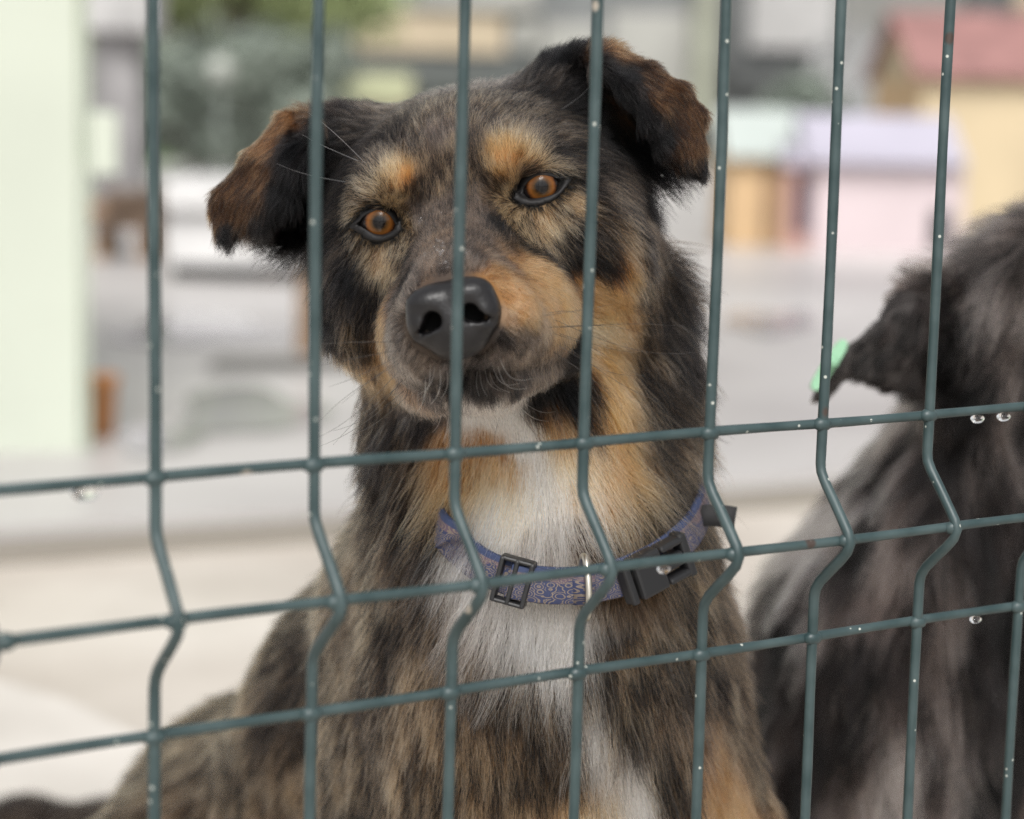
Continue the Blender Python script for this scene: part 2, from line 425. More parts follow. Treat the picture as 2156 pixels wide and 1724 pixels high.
for s in ('R', 'L'):
    cl = EYES[s]; ew = hw(*cl)
    ix, iy = IRIS_PX[s]
    # aim: the iris looks along the line through its centre in the picture
    d = ray(ix, iy); d /= np.linalg.norm(d); oc = CP - ew
    bq = oc @ d; disc = bq * bq - (oc @ oc - (EYE_R / 1000) ** 2)
    sp = CP + d * (-bq - math.sqrt(max(disc, 0)))
    zax = (sp - ew); zax /= np.linalg.norm(zax)
    R = Vector(zax).to_track_quat('Z', 'Y').to_matrix().to_4x4()
    def dome(r, zc=0, nseg=48, nr=28, ang=math.pi, flat=None):
        v = []; f = []
        for i in range(nr + 1):
            a = ang * i / nr
            for k in range(nseg):
                b = 2 * math.pi * k / nseg
                p = [r * math.sin(a) * math.cos(b), r * math.sin(a) * math.sin(b), r * math.cos(a) + zc]
                if flat: p[2] = min(p[2], flat)
                v.append(p)
        for i in range(nr):
            for k in range(nseg):
                k2 = (k + 1) % nseg; f.append((i * nseg + k, (i + 1) * nseg + k, (i + 1) * nseg + k2, i * nseg + k2))
        return v, f
    er = EYE_R / 1000
    v, f = dome(er, nr=44)
    for p in v:                                     # corneal bulge
        rr = math.hypot(p[0], p[1])
        if p[2] > 0 and rr < .0072: p[2] += .0010 * (1 - (rr / .0072) ** 2)
    eb = mesh_obj('eye', v, f, m_iris, None, True); eb.matrix_world = Matrix.Translation(Vector(ew)) @ R
    bpy.context.view_layer.update()
    eb.parent = dog; eb.matrix_parent_inverse = dog.matrix_world.inverted()
    # lid rim
    ox, oy = ((1250, 700) if s == 'R' else (1850, 550))
    cv = lambda p: ((ox + p[0] / 5.39) / 1.799, (oy + p[1] / 5.39) / 1.799)
    def smooth_loop(L, n=6): return catmull([np.array([*cv(p), 0]) for p in L], n, True)[:, :2]
    li = smooth_loop(LID_IN[s]); lo_ = smooth_loop(LID_OUT[s]); cI = li.mean(0); li = cI + (li - cI) * np.where((li - cI)[:, 1:] < 0, np.array([[1.0, .80]]), np.array([[1.0, .88]]))
    rows = []
    def sph(x, y, r):
        d = ray(x, y); d = d / np.linalg.norm(d); oc = CP - ew; b = oc @ d; q = b * b - (oc @ oc - r * r)
        return CP + d * (-b - math.sqrt(max(q, 0)))
    yv = HL[:, 1]
    inner = np.array([sph(x, y, er + .0001) for x, y in (cI + (li - cI) * .99)])
    rows.append(np.array([sph(x, y, er - .0012) for x, y in (cI + (li - cI) * 1.10)]))
    rows.append(inner)
    rows.append(np.array([sph(x, y, er + .0013) for x, y in (cI + (li - cI) * 1.05)]))
    def skin(x, y, lift):
        p, nn = hit(x, y)
        return p + nn * lift
    for t, lift in ((.35, .0022), (.65, .0018), (.9, .0006), (1.15, -.0012)):
        r_ = []
        for a, b in zip(li, lo_):
            q = a + (b - a) * t; p = skin(q[0], q[1], lift)
            ps = sph(q[0], q[1], er + .0016)
            w = max(0, 1 - t * 1.6)
            # whichever is nearer to the viewer, blended
            p2 = p * (1 - w) + ps * w
            if (p2 - ew) @ (p2 - ew) < (er + .0012) ** 2 and t < .7:
                p2 = ew + (p2 - ew) / np.linalg.norm(p2 - ew) * (er + .0012)
            r_.append(p2)
        rows.append(np.array(r_))
    LID3[s] = np.array([hit(*q)[0] for q in lo_])
    N = len(li); vv = np.concatenate(rows); ff = []
    for i in range(len(rows) - 1):
        for k in range(N):
            k2 = (k + 1) % N; ff.append((i * N + k, i * N + k2, (i + 1) * N + k2, (i + 1) * N + k))
    bpy.context.view_layer.update(); lid = mesh_obj('eyelid', vv, ff, m_lid, eb, True)
    sm = lid.modifiers.new('smooth', 'SMOOTH'); sm.factor = .5; sm.iterations = 2
    ss = lid.modifiers.new('sub', 'SUBSURF'); ss.levels = 1; ss.render_levels = 1
# ------------------------------------------------------------------ wire mesh fence
HZ = .45
m_wire = mat('green_coated_wire', (.030, .066, .064), .42, spec=.5)
nt = m_wire.node_tree; n = nt.nodes; l = nt.links
tc = n.new('ShaderNodeTexCoord')
t1 = n.new('ShaderNodeTexNoise'); t1.inputs['Scale'].default_value = 60; t1.inputs['Detail'].default_value = 6; l.new(tc.outputs['Object'], t1.inputs['Vector'])
r1 = n.new('ShaderNodeValToRGB'); r1.color_ramp.elements[0].position = .35; r1.color_ramp.elements[1].position = .72
r1.color_ramp.elements[0].color = (.019, .040, .042, 1); r1.color_ramp.elements[1].color = (.050, .078, .080, 1)
l.new(t1.outputs['Fac'], r1.inputs[0])
vo = n.new('ShaderNodeTexVoronoi'); vo.inputs['Scale'].default_value = 240; l.new(tc.outputs['Object'], vo.inputs['Vector'])
vr = n.new('ShaderNodeMapRange'); vr.inputs['From Min'].default_value = .16; vr.inputs['From Max'].default_value = .10; l.new(vo.outputs['Distance'], vr.inputs[0])
t2 = n.new('ShaderNodeTexWhiteNoise'); l.new(vo.outputs['Position'], t2.inputs['Vector'])
gt = n.new('ShaderNodeMath'); gt.operation = 'GREATER_THAN'; gt.inputs[1].default_value = .66; l.new(t2.outputs['Value'], gt.inputs[0])
mu = n.new('ShaderNodeMath'); mu.operation = 'MULTIPLY'; l.new(gt.outputs[0], mu.inputs[0]); l.new(vr.outputs[0], mu.inputs[1]); mu.use_clamp = True
v2_ = n.new('ShaderNodeTexVoronoi'); v2_.inputs['Scale'].default_value = 75; l.new(tc.outputs['Object'], v2_.inputs['Vector'])
q2_ = n.new('ShaderNodeMapRange'); q2_.inputs['From Min'].default_value = .20; q2_.inputs['From Max'].default_value = .12; l.new(v2_.outputs['Distance'], q2_.inputs[0])
w2_ = n.new('ShaderNodeTexWhiteNoise'); l.new(v2_.outputs['Position'], w2_.inputs['Vector'])
g2_ = n.new('ShaderNodeMath'); g2_.operation = 'GREATER_THAN'; g2_.inputs[1].default_value = .86; l.new(w2_.outputs['Value'], g2_.inputs[0])
m2_ = n.new('ShaderNodeMath'); m2_.operation = 'MULTIPLY'; m2_.use_clamp = True; l.new(g2_.outputs[0], m2_.inputs[0]); l.new(q2_.outputs[0], m2_.inputs[1])
x2_ = n.new('ShaderNodeMix'); x2_.data_type = 'RGBA'; l.new(m2_.outputs[0], x2_.inputs['Factor']); l.new(r1.outputs[0], x2_.inputs['A'])
c2_ = n.new('ShaderNodeValToRGB'); c2_.color_ramp.interpolation = 'CONSTANT'; c2_.color_ramp.elements[0].color = (.045, .03, .024, 1); c2_.color_ramp.elements[1].position = .5; c2_.color_ramp.elements[1].color = (.34, .30, .25, 1)
l.new(w2_.outputs['Color'], c2_.inputs[0]); l.new(c2_.outputs[0], x2_.inputs['B'])
mx = n.new('ShaderNodeMix'); mx.data_type = 'RGBA'; l.new(mu.outputs[0], mx.inputs['Factor']); l.new(x2_.outputs['Result'], mx.inputs['A']); mx.inputs['B'].default_value = (.42, .44, .40, 1)
l.new(mx.outputs['Result'], n['Principled BSDF'].inputs['Base Color'])
t3 = n.new('ShaderNodeTexNoise'); t3.inputs['Scale'].default_value = 350; l.new(tc.outputs['Object'], t3.inputs['Vector'])
bp = n.new('ShaderNodeBump'); bp.inputs['Strength'].default_value = .25; bp.inputs['Distance'].default_value = .0004
l.new(t3.outputs['Fac'], bp.inputs['Height']); l.new(bp.outputs[0], n['Principled BSDF'].inputs['Normal'])
r3 = n.new('ShaderNodeMapRange'); r3.inputs['To Min'].default_value = .30; r3.inputs['To Max'].default_value = .6; l.new(t1.outputs['Fac'], r3.inputs[0]); l.new(r3.outputs[0], n['Principled BSDF'].inputs['Roughness'])

fence = tag(empty('wire_fence', (0.15, 0, 0)), 'dark green welded wire mesh fence panel with a V-shaped bend in front of the dogs', 'fence')
FU = {0: 0, 1: .0509, 2: .1002, 3: .1489, 4: .2002, 5: .2498, 6: .3001, 7: .3520}
APEX = {0: -.0002, 1: .0002, 2: 0, 3: 0, 4: .0004, 5: -.0003, 6: -.0004}
wr = random.Random(4)
for k in range(-4, 13):
    u = FU.get(k, k * .05 - (.0035 if k < 0 else 0))
    pts = [(u, 0, .005), (u, 0, .2), (u, 0, HZ - .006)]
    A = -.0178; sh = APEX.get(k, 0)
    prof = [(0, -.0138), (-.0006, -.0168), (-.0028, -.0200), (-.0085, -.0264), (-.0135, -.0322), (-.0165, -.0358), (-.0178, -.0392), (-.0165, -.0425),
            (-.0130, -.0462), (-.0082, -.0506), (-.0030, -.0556), (-.0007, -.0590), (0, -.0622)]
    pp = [(u, 0, .005), (u, 0, .15), (u, 0, .30), (u, 0, HZ - .072)] + [(u + sh * (-w / .0178), w, HZ + z) for w, z in prof[::-1]] + [(u, 0, HZ - .004), (u, 0, HZ + .03), (u, 0, HZ + .12), (u, 0, HZ + .30), (u, 0, .98)]
    pp = [np.array(p) for p in pp]
    # slight waviness of the drawn wire
    P = [pp[0]]
    for a, b in zip(pp[:-1], pp[1:]):
        m_ = max(1, int(np.linalg.norm(b - a) / .02))
        for j in range(1, m_ + 1): P.append(a + (b - a) * j / m_)
    P = np.array(P); P[:, 0] += .0003 * np.sin(P[:, 2] * 31 + k)
    rad = .00185 + .00008 * np.sin(P[:, 2] * 90 + k * 2)
    Mesh().tube(P, rad, 14).build('vertical_wire', m_wire, fence, True)
HW = [(.0016, 0), (-.0178 + .0036, -.0386), (.0016, -.0770), (.0016, .20), (.0016, -.36)]
for w, z in HW:
    us = np.arange(-.26, .66, .0125)
    P = np.stack([us, w + 0 * us, HZ + z + .00025 * np.sin(us * 40 + z * 300)], 1)
    Mesh().tube(P, .00168 + .00007 * np.sin(us * 130), 14).build('horizontal_wire', m_wire, fence, True)
    wm = Mesh()
    for k in range(-4, 13):              # zinc and coating fillet at each weld
        u = FU.get(k, k * .05)
        c = np.array([u, w - .0014, HZ + z])
        wm.tube([c + (-.0034, .0008, 0), c + (-.0018, 0, 0), c, c + (.0018, 0, 0), c + (.0034, .0008, 0)], [.0012, .0024, .0027, .0024, .0012], 10)
    tag(wm.build('weld', m_wire, fence, True), kind='stuff')
m_drop = mat('water', (1, 1, 1), .0, Transmission_Weight=1.0, IOR=1.333)
drops = [(180, 1042, 0, .0036, 'blurred clear water drop under the upper wire at the far left'),
         (2057, 884, 0, .0026, 'clear water drop, left one of the two close together under the upper wire'),
         (2112, 880, 0, .0026, 'clear water drop, right one of the two close together under the upper wire'),
         (2053, 1306, 0, .0023, 'small water drop hanging under the lowest wire at the right'),
         (1397, 1201, 1, .0022, 'small water drop under the middle wire beside the collar buckle')]
for x, y, apex, r, lab in drops:
    Y = (.0016, -.0142)[apex]
    d = ray(x, y); P = CP + d * ((Y - CP[1]) / d[1])
    v = []; f = []; ns, nr = 20, 12
    for i in range(nr + 1):
        a = math.pi * i / nr
        for k in range(ns):
            b = 2 * math.pi * k / ns; v.append((P[0] + r * 1.15 * math.sin(a) * math.cos(b), P[1] + r * .8 * math.sin(a) * math.sin(b), P[2] + r * .75 * math.cos(a) * (1 if a > 1.57 else .7) + r * .25))
    for i in range(nr):
        for k in range(ns):
            k2 = (k + 1) % ns; f.append((i * ns + k, (i + 1) * ns + k, (i + 1) * ns + k2, i * ns + k2))
    tag(mesh_obj('water_drop', v, f, m_drop, None, True), lab, 'water drop', 'water drops hanging from the fence wires')
# ------------------------------------------------------------------ coat of the sitting dog: markings and grooming
# code: (dark hair, light hair, share of light hair)
COAT = {
 'K': ((.004, .004, .0045), (.022, .019, .019), .25), 'k': ((.007, .006, .006), (.14, .10, .072), .28),
 'G': ((.026, .021, .019), (.36, .25, .155), .46), 'g': ((.05, .043, .041), (.38, .30, .235), .52),
 'D': ((.046, .038, .035), (.21, .155, .12), .5), 'd': ((.065, .047, .038), (.32, .21, .14), .58),
 'T': ((.36, .18, .07), (.60, .37, .19), .55), 'O': ((.38, .19, .07), (.58, .35, .165), .5), 't': ((.20, .095, .036), (.50, .28, .12), .6),
 'C': ((.020, .014, .010), (.52, .365, .21), .62), 'c': ((.14, .078, .035), (.64, .46, .27), .70),
 'W': ((.80, .75, .68), (.93, .90, .85), .7), 'w': ((.30, .26, .23), (.74, .68, .62), .6), 'y': ((.60, .40, .22), (.80, .64, .45), .6),
 'M': ((.045, .036, .031), (.25, .19, .145), .50), 'm': ((.020, .017, .016), (.16, .13, .112), .46), 'P': ((.24, .15, .09), (.48, .335, .215), .55),
 'B': ((.009, .0068, .0052), (.38, .235, .125), .44), 'b': ((.006, .0045, .0038), (.25, .15, .083), .30), 'L': ((.020, .014, .010), (.44, .285, .16), .54),
 'E': ((.018, .010, .007), (.15, .070, .030), .5), 'e': ((.06, .030, .015), (.32, .165, .075), .6)}
MARK = '''T 849 367;c 822 362;c 829 331;C 790 392;C 748 419;C 849 425;G 830 322;G 795 345;k 765 378;G 872 325;G 890 400;k 722 408;G 1058 272;G 1115 298;k 1165 310;G 1020 330;G 1205 340;k 1232 388;k 1195 318;C 858 460;C 775 405;C 760 512;c 800 552;C 829 532;C 820 593;C 775 540;C 845 505;C 740 470
k 865 556;k 720 492;K 748 575;k 800 613;k 712 430;k 740 380;k 775 610;k 722 540;k 735 620;K 855 600
t 815 660;T 806 713;T 815 766;B 732 673;t 745 734;B 782 754;K 705 660;K 720 800;b 750 820;K 695 640;b 712 700;K 765 700;k 770 650;b 760 790;k 700 590
M 835 673;M 842 730;m 840 620;D 885 470;D 881 532;d 905 564;D 870 590;D 930 560;d 925 510;D 960 520;D 985 540
G 890 371;G 905 411;D 880 440;D 935 450;D 990 431;G 965 380;D 1010 470;G 975 320;K 1050 485;k 1083 512;k 1143 540;k 1195 532;K 1207 492;D 1030 440;G 1025 380
D 1002 505;d 1042 545;t 1042 578;t 1060 610;T 1083 615;T 1103 645;O 1150 593;T 1203 605;T 1143 568;T 1203 653;y 1244 690;T 1163 653;t 1100 575;T 1230 600;y 1215 700
P 1075 670;M 1103 714;M 1143 714;m 1062 705;M 1123 774;M 1163 746;P 1150 690;K 1207 734;K 1195 830;k 1160 848;k 1120 850;K 1225 800;K 1211 766;K 1190 800;K 1143 818;K 1165 800;k 1120 828
m 1002 765;M 881 764;d 862 800;m 921 790;m 1002 803;K 1002 822;K 1040 824;K 1080 824;K 1120 818;K 1160 802;k 960 822;k 925 832;M 1040 800;M 1085 800;w 1000 838;w 1045 836;w 1085 832;W 1020 850;W 1060 842;W 985 856;w 1092 830;m 950 770;m 1050 765;M 1085 790;m 1040 795;k 960 815;m 900 820;M 850 770;m 870 840
W 1022 878;m 1083 826;W 962 872;m 921 852;k 895 882;b 861 862;b 825 845;b 800 850;W 1050 852;W 1000 858;W 1082 850;W 1060 870;W 990 885;m 795 820;k 830 870
b 760 855;K 740 794;K 708 734;b 730 830;O 1002 918;W 1123 900;T 1175 855;O 1244 820;T 1278 774;T 1278 855;y 1203 900;O 1145 872;b 1345 700;t 1290 720;b 1330 640;k 1360 650;B 1325 560;k 1345 520;K 1400 640;b 1325 760;B 1318 820;b 1330 880;K 1380 900;B 1360 950;b 1420 760;O 950 925;O 925 960;O 955 1010;T 1060 960;O 1250 760
T 1056 325;c 1075 302;c 1115 331;C 1163 343;c 1054 363;C 1062 411;C 1072 440;G 1118 358;C 1195 355;C 1140 348;G 1035 300
C 1103 460;c 1143 470;C 1123 492;C 1183 475;c 1216 431;C 1216 391;C 1163 508;C 1200 450;C 1085 455;k 1228 470;k 1235 345;G 1200 330
G 1284 411;b 1260 440;L 1290 480;t 1315 560;t 1290 620;B 1325 610;K 1372 500;b 1375 600;b 1340 670;t 1305 660;k 1420 700;k 1450 560;B 1470 800;k 1400 460;K 1350 430;b 1250 540;T 1262 640;B 1350 560;B 1410 800;k 1380 740
G 900 250;g 980 195;G 1040 250;G 850 235;k 780 260;k 760 330;K 722 380;K 700 450;G 1130 260;G 1170 290;K 1210 220;K 1250 160;K 1300 330;K 1180 130;g 930 190;g 1040 180;D 940 300;G 990 270;G 870 300;k 830 290;G 800 330;G 1090 220;k 1150 200;K 1330 380;K 1240 280;k 1210 330
E 520 350;e 600 240;e 565 275;E 480 430;K 465 500;E 540 400;K 625 300;K 605 380;K 575 460;K 660 300;K 665 450;e 590 500;K 650 525;K 692 300;E 450 460;E 640 250;K 690 500;E 510 300;e 545 310
e 1290 95;e 1350 120;E 1420 180;E 1475 240;E 1440 300;K 1485 360;K 1300 150;K 1350 220;K 1400 290;K 1450 368;K 1300 230;K 1330 300;E 1280 200;e 1400 150;E 1460 200;E 1470 310;K 1380 260;E 1390 210
B 800 950;B 760 920;B 775 880;k 795 905;b 820 930;B 850 960;b 880 985;k 765 960;b 810 875;b 1375 760;b 1362 850;B 1380 920;b 1335 985;k 1405 830;B 1440 900;b 1385 690;b 850 1000;t 930 950;t 980 1000;y 1040 980;W 1020 1070;W 1090 950;W 1150 1000;W 1180 1000;T 1285 1050;B 1320 1060;T 1270 1100;b 1290 1130;y 1235 960;O 1285 930;T 1300 1000;B 1335 900;b 1350 1000;b 1400 900;B 1420 980;y 1225 1040;B 1350 1080;W 1100 1080;W 1050 1110;K 950 1080;b 880 1080;w 1140 1140;b 1250 1120;B 1400 1130;O 1000 950;y 1080 990;b 820 1050;T 1260 880;t 930 1000;B 1450 1060
W 1105 1285;W 1165 1320;w 1055 1280;W 1190 1290;b 1150 1440;b 1125 1375;B 1290 1450;b 1310 1530;b 1165 1520;b 1200 1590;B 1420 1660;b 1060 1340;B 1255 1340;b 1250 1400;b 1030 1350;W 1195 1400;W 1243 1480;b 1180 1480;b 1200 1545;b 1225 1610;b 1300 1500;B 1350 1600;W 1292 1570;W 1330 1650;W 1370 1710;y 1240 1690;b 1110 1400;b 1140 1480;B 1300 1350;B 1350 1450;b 1330 1540;b 1400 1600;T 1450 1720;T 1550 1700;t 1500 1650;L 1530 1500;B 1570 1600;L 950 1500;B 1000 1600;b 850 1300;L 900 1400;B 800 1250;L 760 1200;b 830 1330;B 700 1450;b 600 1500;B 500 1550;B 400 1650;L 640 1650;B 750 1600;k 1260 1300;b 1000 1450;b 1060 1400;B 1450 1300;b 1500 1400;b 1180 1560;B 1120 1620;B 880 1650;b 780 1500;L 850 1560;B 1215 1640;b 1380 1480;L 1020 1700;b 920 1250'''  # dark brindle rows on the chest also paint in shaded muscle creases
# groom: x y dx dy length_mm lift
GROOM = '''955 560 0 -1 4 .25;968 500 0 -1 4.5 .25;968 440 0 -1 5 .25;970 380 0 -1 6 .25;900 300 -.3 -1 8 .22;1050 260 .3 -1 8 .22;980 210 0 -1 9 .22;880 470 -.2 -1 4.5 .3;1030 470 .3 -1 5 .3
800 260 -.9 -.4 9 .25;1150 200 .6 -.7 10 .3;830 370 -.35 -1 7 .35;855 380 0 -1 6 .35;1062 320 -.05 -1 8 .35;1110 330 .5 -.9 8 .35;1170 340 1 -.25 8 .3;775 400 -.9 -.5 7 .3;740 440 -1 .1 7 .3
720 400 -.9 .2 9 .3;1230 370 1 -.1 8 .3;1220 430 .9 .4 8 .3;1280 400 .8 .5 10 .3;760 520 -.6 .8 7 .3;800 560 -.3 1 7 .3;850 530 .0 1 5 .3;740 600 -.4 1 10 .3;840 450 .5 -.6 4.5 .35;860 500 .3 .8 4.5 .3
1095 470 -.1 1 6 .3;1160 490 .5 .8 7 .3;1200 500 .7 .6 8 .3;1070 400 -.5 -.8 5 .35;1060 440 -.5 .6 5 .3
715 680 -.4 1 16 .35;760 820 -.6 .9 22 .4;780 740 -.3 1 12 .3;730 780 -.5 .9 22 .4;1300 550 .7 .8 14 .35;1350 450 .8 .4 14 .4;1380 560 .8 .5 22 .45;1400 700 .8 .7 22 .4;1340 700 .6 .9 24 .4;1280 680 .7 .8 16 .4
820 690 -.35 .9 4 .25;840 760 -.3 1 4.5 .25;1090 640 .7 .5 3.8 .22;1150 600 .9 .2 5 .25;1150 700 .7 .6 4 .25;1180 640 .9 .4 7 .25;1230 610 .9 .4 9 .25;1240 680 .8 .6 10 .3;1060 560 .6 -.4 4 .25;860 600 -.4 -.3 3.5 .25
880 800 -.2 1 5 .3;950 775 0 1 4 .3;1050 780 .2 1 5 .3;1120 780 .5 .9 5 .3;1200 770 .7 .5 5 .2;1010 830 .1 1 6 .3;1020 880 .1 1 7 .35;1090 850 .4 .9 7 .35;940 865 -.2 1 6 .35
1230 870 .5 1 22 .3;1290 800 .6 1 24 .35;1130 920 .05 1 28 .3;1000 940 -.2 1 24 .3;820 900 -.7 .8 24 .4;800 1000 -.7 .7 26 .4;900 1050 -.5 .9 24 .3;1020 1060 -.35 1 30 .25;1120 1060 .0 1 30 .25;1230 1020 .25 1 32 .3;1300 1010 .6 .8 34 .35;1400 950 .8 .7 30 .4;1400 850 .9 .6 22 .4;1400 1060 .5 1 24 .3;1340 930 .4 1 26 .3
690 350 -1 .3 10 .3;640 280 -.9 .5 7 .2;600 250 -.7 .8 6 .2;540 340 -.6 .9 8 .2;480 440 -.3 1 8 .2;610 380 -.15 1 15 .25;570 450 -.1 1 13 .25;640 480 -.8 .7 20 .35;660 400 -.6 .8 20 .3;460 500 0 1 10 .3;630 300 -.3 1 18 .35
1200 130 .6 -.6 10 .3;1160 120 .1 -1 9 .35;1250 100 .8 -.3 11 .3;1300 110 .8 .2 9 .28;1380 150 .7 .6 8 .2;1450 220 .4 .9 7 .2;1470 320 .1 1 7 .18;1350 230 .5 .9 12 .25;1400 300 .6 .9 8 .2;1300 230 .6 .7 20 .3;1330 330 .8 .4 22 .35;1240 250 .9 .1 14 .3;1290 330 .8 .4 14 .3;1470 365 .3 1 7 .2
750 240 -.8 -.6 10 .3;710 240 -.8 -.6 10 .3
1100 1300 -.1 1 32 .25;1180 1350 0 1 30 .22;1030 1300 -.35 1 30 .3;1220 1480 .2 1 30 .2;1280 1600 .3 1 30 .2;1350 1680 .2 1 30 .2;1300 1350 .3 1 12 .22;1400 1500 .2 1 9 .28;1500 1500 .3 1 10 .3;1560 1650 .2 1 14 .28;1450 1250 .5 .9 15 .3
950 1400 -.2 1 9 .3;900 1550 -.1 1 9 .3;1050 1500 .3 1 9 .3;800 1250 -.5 .9 15 .35;740 1180 -.6 .8 16 .38;700 1400 -.7 .8 12 .28;550 1520 -.8 .7 12 .28;400 1650 -.8 .7 12 .28;750 1600 -.3 1 12 .25;1150 1600 .1 1 12 .28;850 1330 -.3 1 11 .3'''
def pick(txt, n):
    return [r.split() for line in txt.split('\n') for r in line.split(';') if r.strip()]
M_p, M_c, G_p, G_d, G_l = [], [], [], [], []
for c, x, y in pick(MARK, 3):
    p, nn = hit(float(x), float(y))
    if p is not None:
        M_p.append(p); M_c.append([*COAT[c][0], *COAT[c][1], COAT[c][2]])
for x, y, dx, dy, L, lf in pick(GROOM, 6):
    x, y, dx, dy, L, lf = map(float, (x, y, dx, dy, L, lf))
    p, nn = hit(x, y)
    if p is None: continue
    d = CR.T @ np.array([dx, dy, 0.0]); d = d - nn * (d @ nn)
    nd = np.linalg.norm(d)
    G_p.append(p); G_d.append(d / max(nd, 1e-6)); G_l.append([L / 1000, lf])
# flanks, back and hidden sides
def more_mark(p, c): M_p.append(np.array(p, float)); M_c.append([*COAT[c][0], *COAT[c][1], COAT[c][2]])
def more_groom(p, d, L, lf): d = np.array(d, float); G_p.append(np.array(p, float)); G_d.append(d / np.linalg.norm(d)); G_l.append([L, lf])
for q, c in (((0, 120, 40), 'k'), ((-60, 110, 0), 'k'), ((60, 110, 0), 'k'), ((0, 110, -60), 'b')): more_mark(hw(*q), c)
for q, c in ((at(1000, 1200, 1.05), 'b'), (at(800, 1600, 1.2), 'B'), (at(1500, 1400, 1.0), 'b'), (rump, 'B'), ((pl[0], pl[1], .1), 'T'), ((pr[0], pr[1], .1), 'T'), ((pl[0], pl[1] - .05, .02), 'W'), ((pr[0], pr[1] - .05, .02), 'W'), (tail[1], 'b'), (tail[2], 'k'), (tail[3], 'k'), (tail[4], 'k')): more_mark(q, c)
BACKD = rump - hw(0, 80, -20)
for q, d, L, lf in ((hw(0, 120, 40), HL @ np.array([0, .6, -.8]), .02, .3), (hw(-60, 100, 0), HL @ np.array([-.3, .6, -.7]), .025, .35), (hw(60, 110, -10), HL @ np.array([.3, .6, -.7]), .03, .4),
                    (at(1000, 1200, 1.05), BACKD, .025, .25), (at(800, 1600, 1.2), BACKD, .022, .2), (rump, (0, 0, -1), .02, .2), ((pl[0], pl[1], .1), (0, 0, -1), .006, .2), ((pr[0], pr[1], .1), (0, 0, -1), .006, .2),
                    ((pl[0], pl[1] - .05, .02), (0, -1, 0), .004, .2), ((pr[0], pr[1] - .05, .02), (0, -1, 0), .004, .2), (tail[1], np.array(tail[3]) - np.array(tail[0]), .014, .3), (tail[3], np.array(tail[3]) - np.array(tail[1]), .012, .3)): more_groom(q, d, L, lf)
M_p = np.array(M_p); M_c = np.array(M_c); G_p = np.array(G_p); G_d = np.array(G_d); G_l = np.array(G_l)
def blend(P, C, Vv, power, soft):
    out = np.empty((len(P), Vv.shape[1]), np.float32)
    for i in range(0, len(P), 20000):
        d2 = ((P[i:i + 20000, None, :] - C[None]) ** 2).sum(2)
        d2 /= d2.min(1, keepdims=True) + soft * soft
        w = (d2 + .05) ** -power
        w /= w.sum(1, keepdims=True); out[i:i + 20000] = w @ Vv
    return out

def scatter(Vv, Nn, T, density, gen):
    """density(P) -> hairs per square metre; returns roots and normals"""
    a, b, c = Vv[T[:, 0]], Vv[T[:, 1]], Vv[T[:, 2]]
    ar = np.linalg.norm(np.cross(b - a, c - a), axis=1) / 2
    cen = (a + b + c) / 3
    ex = ar * density(cen)
    n = np.floor(ex + gen.random(len(ex))).astype(int)
    idx = np.repeat(np.arange(len(T)), n)
    r1 = np.sqrt(gen.random(len(idx))); r2 = gen.random(len(idx))
    w = np.stack([1 - r1, r1 * (1 - r2), r1 * r2], 1)
    P = a[idx] * w[:, :1] + b[idx] * w[:, 1:2] + c[idx] * w[:, 2:]
    NN = Nn[T[idx, 0]] * w[:, :1] + Nn[T[idx, 1]] * w[:, 1:2] + Nn[T[idx, 2]] * w[:, 2:]
    NN /= np.linalg.norm(NN, axis=1)[:, None] + 1e-9
    return P, NN
def strands(P, N, D, L, lift, gen, npt=6, sag=.25, jit=.16, clump=.0, cell=.006, curl=.0):
    n = len(P)
    D = D - N * (D * N).sum(1)[:, None]; D /= np.linalg.norm(D, axis=1)[:, None] + 1e-9
    D = D + gen.normal(0, 1, (n, 3)) * jit
    D = D - N * (D * N).sum(1)[:, None] ; D /= np.linalg.norm(D, axis=1)[:, None] + 1e-9
    lf = lift * (1 + .5 * gen.normal(0, 1, n)).clip(.2, 2.2)
    t = np.linspace(0, 1, npt)
    # rises from the skin, then lies over
    h = lf[:, None] * (t - sag * t * t)[None] * (1.35)
    along = (1 - .5 * np.minimum(lf, .9) ** 2)[:, None] * t[None]
    X = P[:, None, :] + L[:, None, None] * (D[:, None, :] * along[:, :, None] + N[:, None, :] * h[:, :, None])
    X[:, :, 2] -= (L[:, None] * .10 * (t ** 2)[None]) * np.clip(L[:, None] / .02, 0, 1)
    if curl:
        ph = gen.random((n, 1)) * 6.28; fr = 2.2 + gen.random((n, 1)) * 2
        B = np.cross(D, N)
        X += (B[:, None, :] * (np.sin(ph + fr * t[None] * 3) - np.sin(ph))[:, :, None] + N[:, None, :] * .4 * (np.cos(ph + fr * t[None] * 3) - np.cos(ph))[:, :, None]) * (curl * L[:, None] * t[None])[:, :, None]
    if clump is not None and np.any(clump):
        Q = P + vnoise3(P, 1 / (cell * 1.6), 9) * cell * 1.6
        key = np.floor(Q / cell + 1000).astype(np.int64); key = key[:, 0] * 4000000 + key[:, 1] * 2000 + key[:, 2]
        u, first, inv = np.unique(key, return_index=True, return_inverse=True)
        inv = inv.reshape(-1)
        G = X[first][inv]
        cl = (clump if np.ndim(clump) else np.full(n, clump)) * (.55 + .45 * gen.random(n))
        wgt = (cl[:, None] * (t ** 1.3)[None])[:, :, None]
        # same length as own hair along the guide
        X = X * (1 - wgt) + (G + (P - P[first][inv])[:, None, :] * .15) * wgt
    return X.astype(np.float32)
